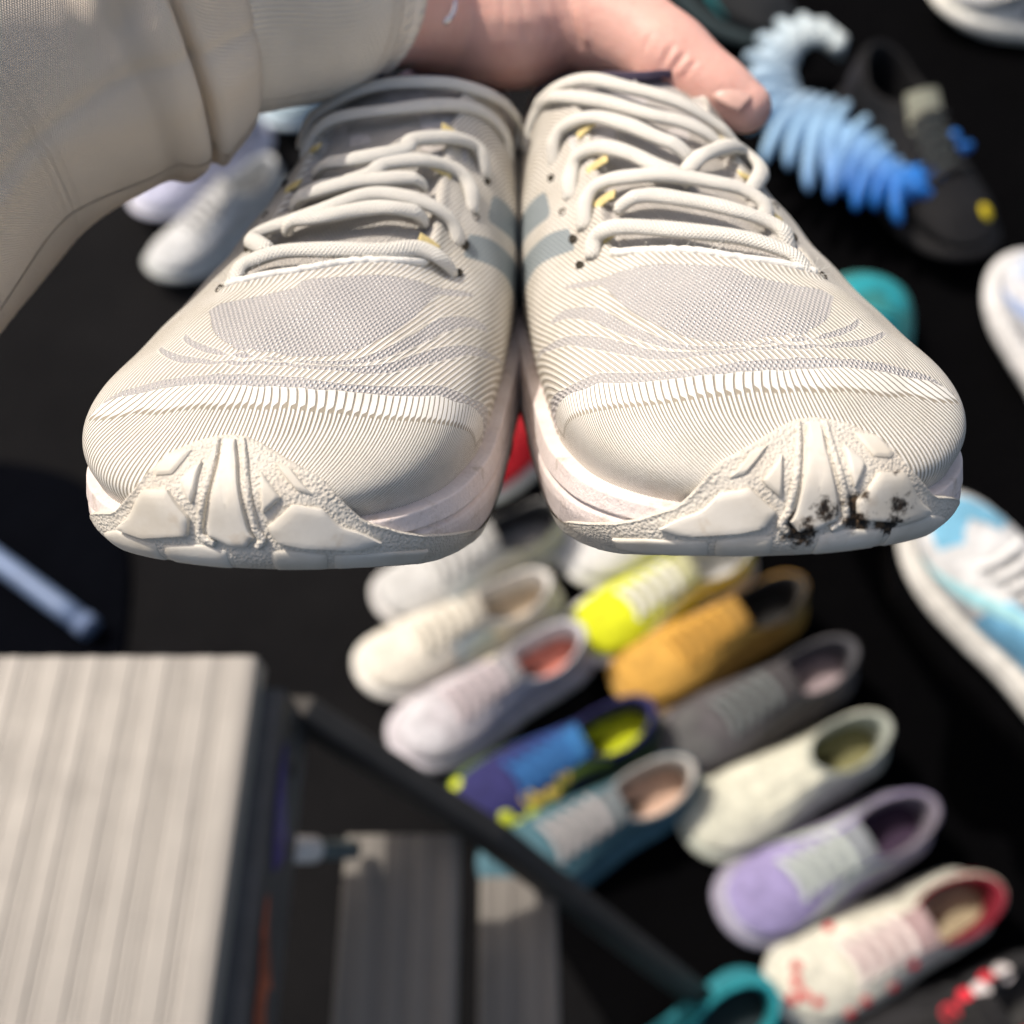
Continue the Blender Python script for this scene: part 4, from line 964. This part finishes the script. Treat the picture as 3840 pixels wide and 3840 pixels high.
def g_tongue():
    xs = np.linspace(-.024, .024, 14); ts = np.linspace(0, 1, 10); V = []
    for s_ in (1, -1):
        for x in xs:
            for t in ts:
                yv = .090 + .082 * t; V.append((x * (1 - .15 * t * t) + .002, yv - s_ * .001, float(S.f(S.ztop_t, min(yv, .158))) - .0048 + max(0, t - .72) * .065 - 9 * x * x * (1 - .4 * t) + s_ * .0025 * (1 - (x / .024) ** 4) * (1 - t ** 8)))
    F = grid_faces(14, 10); return np.array(V), F + [tuple(i + 140 for i in reversed(f)) for f in F]
def g_lace(i):
    def fn():
        y0 = .084 + .0150 * i; x0 = .026 - .001 * i
        P, _ = resample(np.array([(-x0, y0 - .004, 0), (-x0 * .5, y0 + .001, 0), (0, y0 + .003, 0), (x0 * .5, y0 + .004, 0), (x0, y0 + .001, 0)]), 20)
        z = S.f(S.ztop_t, P[:, 1]) - 9 * P[:, 0] ** 2 + .002; P[:, 2] = z
        return sweep(P + surf_n(P) * .002, .0042, .0030, surf_n(P), 8)
    return fn
def patch(key, u0, u1, va, vb, off=.0009, n=26, m=10):
    def fn():
        us = np.linspace(u0, u1, n); t = np.linspace(0, 1, m); lo = np.interp(us, np.linspace(u0, u1, len(va)), va); hi = np.interp(us, np.linspace(u0, u1, len(vb)), vb)
        P = S.upper(us[:, None], lo[:, None] + (hi - lo)[:, None] * t[None, :]); c = np.array([0, .12, .03]); U_ = np.repeat(us, m).reshape(n, m)
        Nn = np.concatenate([S.N(us), np.full((n, 1), .55)], 1); Nn /= np.linalg.norm(Nn, axis=1, keepdims=True)
        return P + Nn[:, None] * off, grid_faces(n, m)
    return key, fn
PATCH = {
    'toe_guard': patch('toe_guard', -.075, .085, [.0, 0, 0, 0, 0], [.05, .34, .42, .34, .05]),
    'stripe_a': patch('stripe_a', .155, .215, [.05, .05], [.60, .60]), 'stripe_b': patch('stripe_b', -.215, -.155, [.05, .05], [.60, .60]),
    'swoop_a': patch('swoop_a', .08, .235, [.10, .25, .45, .40], [.16, .45, .62, .78]), 'swoop_b': patch('swoop_b', -.235, -.08, [.40, .45, .25, .10], [.78, .62, .45, .16]),
    'heel_panel': patch('heel_panel', .268, .395, [0, 0, 0], [.70, .88, .70]),
    'vamp': patch('vamp', -.07, .085, [.46, .50, .52, .50, .46], [.80, .97, .98, .97, .80]),
}
def dots(spots, mat, root, r=.006):
    for (u, v) in spots:
        c = S.upper(np.array(u), np.array(v)); nn = surf_n(c); t1 = np.cross(nn, (0, 1, 0)); t1 /= np.linalg.norm(t1); t2 = np.cross(nn, t1); V = [c + nn * .0022]
        for k, o in ((.6, .0018), (1.0, .0008), (1.05, -.001)):
            for a in np.linspace(0, 2 * math.pi, 12, endpoint=False): V.append(c + nn * o + r * k * (math.cos(a) * t1 + math.sin(a) * t2))
        mesh("dot", V, [(0, 1 + i, 1 + (i + 1) % 12) for i in range(12)] + [tuple(x + 1 for x in f) for f in grid_faces(3, 12, wrap_m=True)], mat, root)
SC = 1.0
def ground_shoe(label, toe, heel, upper, mid=(.7, .7, .68), out=None, lining=None, insole=None, lace=None, tongue=None, parts=(), h=0.0, group="shoes set out in rows on the ground", scale=1.0, mirror=False, slip=False):
    a = on(*toe, h); b = on(*heel, h); d = b - a; d[2] = 0; d /= np.linalg.norm(d); xd = np.array([d[1], -d[0], 0.0])
    M = np.eye(4); M[:3, 0] = xd * scale * (-1 if mirror else 1); M[:3, 1] = d * scale; M[:3, 2] = np.array([0, 0, scale]); M[:3, 3] = a + np.array([0, 0, .0085])
    r = empty("sneaker", M); tag(r, label, "shoe", group)
    share('u', g_upper, "upper", cm(upper), r); share('m', g_mid, "midsole", cm(mid, knit=False), r); share('o', g_out, "outsole", cm(out or mid, knit=False), r)
    share('l', g_lin, "collar_lining", cm(lining or upper), r); share('i', g_ins, "insole", cm(insole or (.3, .3, .3)), r)
    if not slip:
        share('t', g_tongue, "tongue", cm(tongue or tuple(c * .55 for c in upper)), r)
        for i in range(5): share('c%d' % i, g_lace(i), "lace", cm(lace or upper), r)
    for nm, c in parts:
        key, fn = PATCH[nm]; share(key, fn, nm.split('_')[0] + "_overlay" if nm[-2:] in ('_a', '_b') else nm, cm(c), r)
    return r
W = (.72, .72, .70)
# near row
ground_shoe("light grey sneaker behind the cream one, half hidden by the held shoe", (722, 1160), (1040, 1030), (.50, .50, .48), (.55, .54, .52), lining=(.06, .06, .06), lace=(.6, .6, .58), parts=[('toe_guard', (.42, .42, .41))])
ground_shoe("cream sneaker with beige insole in the row beside the stool", (690, 1290), (1042, 1148), (.66, .62, .53), (.68, .66, .60), insole=(.62, .50, .36), lining=(.70, .68, .64), lace=(.72, .68, .58), parts=[('stripe_a', (.45, .52, .53)), ('stripe_b', (.45, .52, .53)), ('heel_panel', (.60, .58, .54))])
ground_shoe("pale lilac grey sneaker with salmon pink insole", (756, 1425), (1048, 1265), (.45, .43, .45), (.56, .53, .56), insole=(.72, .24, .18), lining=(.60, .60, .62), lace=(.50, .43, .45), parts=[('stripe_b', (.70, .66, .50)), ('vamp', (.56, .55, .57))])
ground_shoe("navy blue sneaker with neon yellow insole and splashes", (862, 1555), (1200, 1385), (.022, .022, .10), (.10, .16, .06), insole=(.62, .70, .02), lining=(.03, .03, .11), lace=(.02, .09, .26), tongue=(.02, .12, .30), parts=[('swoop_a', (.30, .38, .03)), ('swoop_b', (.03, .06, .22))])
nb = [o for o in scn.objects if o.name.startswith("sneaker")][-1]
dots([(.035, .30), (.058, .25), (.080, .3), (.100, .3), (.085, .5), (-.03, .25), (.0, .18), (.118, .35)], cm((.60, .68, .04)), nb, .0085)
dots([(.13, .5), (.15, .45), (.165, .6), (.12, .62)], cm((.62, .46, .10)), nb, .010)
ground_shoe("dark teal sneaker with peach insole in shade near the step stool", (925, 1672), (1215, 1520), (.05, .12, .15), (.07, .16, .20), insole=(.62, .42, .32), lining=(.45, .43, .40), lace=(.36, .34, .34), tongue=(.12, .14, .15))
# long row; charcoal, cream and lavender shoes darkened in place of a shadow
ground_shoe("plain white sneaker behind the neon yellow one", (1068, 1090), (1350, 960), (.68, .68, .66), W, lining=(.6, .6, .6), lace=W, parts=[('toe_guard', (.62, .63, .65))])
ground_shoe("neon yellow sneaker with white laces and white sole", (1080, 1232), (1385, 1075), (.62, .66, .02), (.74, .73, .74), insole=(.6, .6, .6), lining=(.62, .62, .55), lace=(.74, .74, .66), tongue=(.38, .38, .22), parts=[('swoop_a', (.66, .68, .40)), ('swoop_b', (.66, .68, .40))])
ground_shoe("mustard tan sneaker with matching sole", (1165, 1318), (1492, 1150), (.56, .31, .065), (.50, .29, .07), insole=(.03, .03, .03), lining=(.05, .045, .04), lace=(.55, .30, .06), parts=[('heel_panel', (.36, .27, .12))])
ground_shoe("charcoal grey sneaker between mustard and cream ones", (1246, 1440), (1600, 1255), (.085, .08, .085), (.13, .118, .122), insole=(.42, .34, .36), lining=(.09, .09, .10), lace=(.15, .17, .17), parts=[('toe_guard', (.15, .145, .15)), ('vamp', (.10, .10, .10))])
ground_shoe("plain cream slip-on shoe without laces", (1292, 1588), (1652, 1392), (.56, .56, .46), (.42, .44, .37), insole=(.22, .21, .10), lining=(.38, .41, .36), slip=True)
ground_shoe("lavender sneaker with thick mint laces", (1360, 1740), (1735, 1535), (.27, .235, .42), (.29, .275, .35), insole=(.05, .03, .06), lining=(.20, .18, .22), lace=(.50, .56, .52), tongue=(.20, .22, .24), parts=[('toe_guard', (.42, .42, .50)), ('swoop_a', (.48, .54, .50)), ('swoop_b', (.48, .54, .50)), ('heel_panel', (.24, .23, .26))])
ground_shoe("white sneaker with red spots and burgundy collar", (1455, 1888), (1836, 1690), (.58, .57, .48), (.55, .55, .48), insole=(.40, .34, .22), lining=(.22, .015, .03), lace=(.74, .66, .62), tongue=(.34, .24, .24), parts=[('heel_panel', (.26, .02, .035))])
nb = [o for o in scn.objects if o.name.startswith("sneaker")][-1]
dots([(.0, .70), (-.03, .66), (.03, .66), (.02, .45), (.055, .60), (.095, .3), (.115, .4), (.15, .35), (.175, .5), (-.10, .4)], cm((.55, .03, .04)), nb, .0062)
ground_shoe("black sneaker with red and white spots beside the burgundy collared one", (1570, 2045), (1985, 1840), (.016, .016, .018), (.03, .03, .032), insole=(.05, .05, .05), lace=(.02, .02, .02))
nb = [o for o in scn.objects if o.name.startswith("sneaker")][-1]
dots([(.17, .6), (.20, .45), (.235, .5), (-.17, .55), (-.21, .5), (-.14, .7)], cm((.62, .03, .05)), nb, .010); dots([(.185, .75), (.215, .68), (-.19, .68), (-.23, .62), (.15, .8)], cm((.62, .58, .58)), nb, .011)
ground_shoe("bright teal sneaker next to the red spotted shoe", (1075, 2190), (1322, 1968), (.012, .22, .26), (.02, .20, .24), insole=(.02, .03, .035), lining=(.012, .26, .30), lace=(.02, .28, .32))
# beyond the held shoes
ground_shoe("white lavender sneaker with yellow insole below the sleeve", (275, 425), (520, 268), (.52, .53, .66), (.62, .62, .70), insole=(.45, .32, .02), lining=(.36, .30, .10), lace=(.62, .62, .66), parts=[('toe_guard', (.60, .60, .62))])
ground_shoe("white sneaker with grey laces below the sleeve", (305, 540), (560, 372), (.56, .57, .56), (.50, .52, .50), insole=(.10, .10, .14), lace=(.66, .66, .64), parts=[('swoop_b', (.20, .16, .30))])
ground_shoe("pale blue sneaker just behind the ribbed cuff", (520, 262), (700, 110), (.36, .47, .52), (.50, .60, .66), lace=(.5, .6, .64))
ground_shoe("white sneaker glimpsed in the gap between the held shoes, farthest back", (880, 730), (1100, 590), (.66, .66, .66), W)
ground_shoe("dark brown sneaker glimpsed in the gap between the held shoes", (860, 845), (1110, 690), (.055, .026, .012), (.06, .03, .015))
ground_shoe("bright red sneaker with white sole in the gap between the held shoes", (850, 945), (1110, 780), (.50, .012, .022), (.62, .68, .66))
# on the table
TG = "shoes on the black draped table"
ground_shoe("white sneaker with pale blue streaks lying on the black table", (1905, 530), (2075, 930), (.54, .55, .57), (.56, .56, .55), h=TH, group=TG, lace=W, parts=[('toe_guard', (.57, .57, .57)), ('swoop_a', (.28, .36, .54)), ('vamp', (.40, .46, .55)), ('stripe_b', (.26, .34, .54)), ('swoop_b', (.28, .36, .54))])
ground_shoe("white sneaker with sky blue and teal panels on the black table", (1722, 985), (2040, 1390), (.52, .53, .53), (.54, .53, .49), h=TH, group=TG, lace=W, parts=[('toe_guard', (.54, .54, .53)), ('vamp', (.14, .36, .50)), ('swoop_a', (.30, .56, .60)), ('stripe_a', (.16, .42, .62)), ('swoop_b', (.20, .50, .66)), ('stripe_b', (.16, .42, .62))])
ground_shoe("chunky white sneaker with dark slots in its sole on the table", (1742, 20), (2120, 95), (.70, .70, .68), (.74, .73, .66), h=TH, group=TG, lace=W, parts=[('swoop_a', (.02, .03, .035)), ('stripe_a', (.02, .03, .035)), ('swoop_b', (.02, .03, .035)), ('toe_guard', (.72, .72, .66))])
ground_shoe("turquoise sneaker on the table edge behind the held shoe", (1628, 575), (1560, 830), (.02, .17, .17), (.05, .22, .21), h=TH, group=TG, lace=(.01, .26, .30), parts=[('vamp', (.008, .25, .29))])
ground_shoe("black sneaker with turquoise flashes behind the thumb", (1470, 110), (1210, -60), (.012, .014, .016), (.02, .035, .04), h=TH, group=TG, lace=(.02, .30, .32), parts=[('swoop_a', (.02, .22, .24)), ('swoop_b', (.02, .22, .24))])
wv = ground_shoe("black sneaker with sculpted wavy light blue to blue sole", (1815, 520), (1535, 150), (.006, .006, .007), (.007, .007, .008), h=TH, group=TG, lace=(.03, .03, .03), tongue=(.36, .36, .27), parts=[('stripe_a', (.40, .46, .44)), ('heel_panel', (.02, .02, .025))])
k = NB("wave_foam_blend", rough=.5, spec=.35); g0, _, _ = k.xyz(k.attr("gr")); k.set("Base Color", k.mix(k.ss(g0, .50, .85), k.mix(k.ss(g0, .0, .55), (.52, .59, .60), (.26, .45, .64)), (.010, .15, .50))); k.bump(k.noise(90, 3), .001)
Mi = np.linalg.inv(np.array(wv.matrix_basis))
px = np.array([(1592, 92), (1545, 62), (1490, 72), (1452, 130), (1462, 205), (1520, 250), (1590, 275), (1650, 320), (1700, 352), (1750, 325), (1795, 268)], float)
hw = np.array([6, 24, 40, 52, 64, 78, 78, 62, 50, 40, 22], float)
Q, _ = resample(np.column_stack([px, hw]), 200); T2 = np.gradient(Q[:, :2], axis=0); T2 /= np.linalg.norm(T2, axis=1, keepdims=True); S2 = np.stack([-T2[:, 1], T2[:, 0]], -1)
NF = 22
for i in range(NF):
    t = (i + .5) / NF; c = int(t * 199); rows = []
    lng = Q[c, 2] * (1 + (.30 if i % 2 else .02) * (t > .3)); w0 = 11.5 - 2 * t
    for a in np.linspace(-1, 1, 22):
        lead = T2[c] * (26 * a * a - 8 * a) * (.5 + t * .5); q = Q[c, :2] + S2[c] * (-a * Q[c, 2] if a < 0 else -a * Q[c, 2]) * 0 + S2[c] * a * (lng if a < 0 else Q[c, 2]) * -1 + lead
        rows.append(on(q[0], q[1], TH + .088 - .02 * t - .016 * a * a))
    P, _ = resample(np.array(rows), 26); e = np.linspace(-1, 1, 26); rad = .0072 * np.sqrt(np.clip(1 - e ** 6, .02, 1))
    V, F = sweep(P, rad * (1.05 if t < .75 else .95), rad * .9 + .001, (0, 0, 1), 10); V = V @ Mi[:3, :3].T + Mi[:3, 3]
    gcol = np.repeat(t * .95 + .22 * -e * (.2 + t), 10); mesh("wave_fin", V, F, k.mat, wv, attrs=dict(gr=np.stack([gcol, 0 * gcol, 0 * gcol], -1)))
P = np.array([on(q[0], q[1], TH + .062) for q in Q]); V, F = sweep(P, Q[:, 2] * .00042, .017, (0, 0, 1), 16); V = V @ Mi[:3, :3].T + Mi[:3, 3]
gcol = np.repeat(np.linspace(0, 1, 200), 16); mesh("wave_core", V, F, k.mat, wv, attrs=dict(gr=np.stack([gcol, 0 * gcol, 0 * gcol], -1)))
dots([(.055, .55)], cm((.60, .47, .02)), wv, .010)
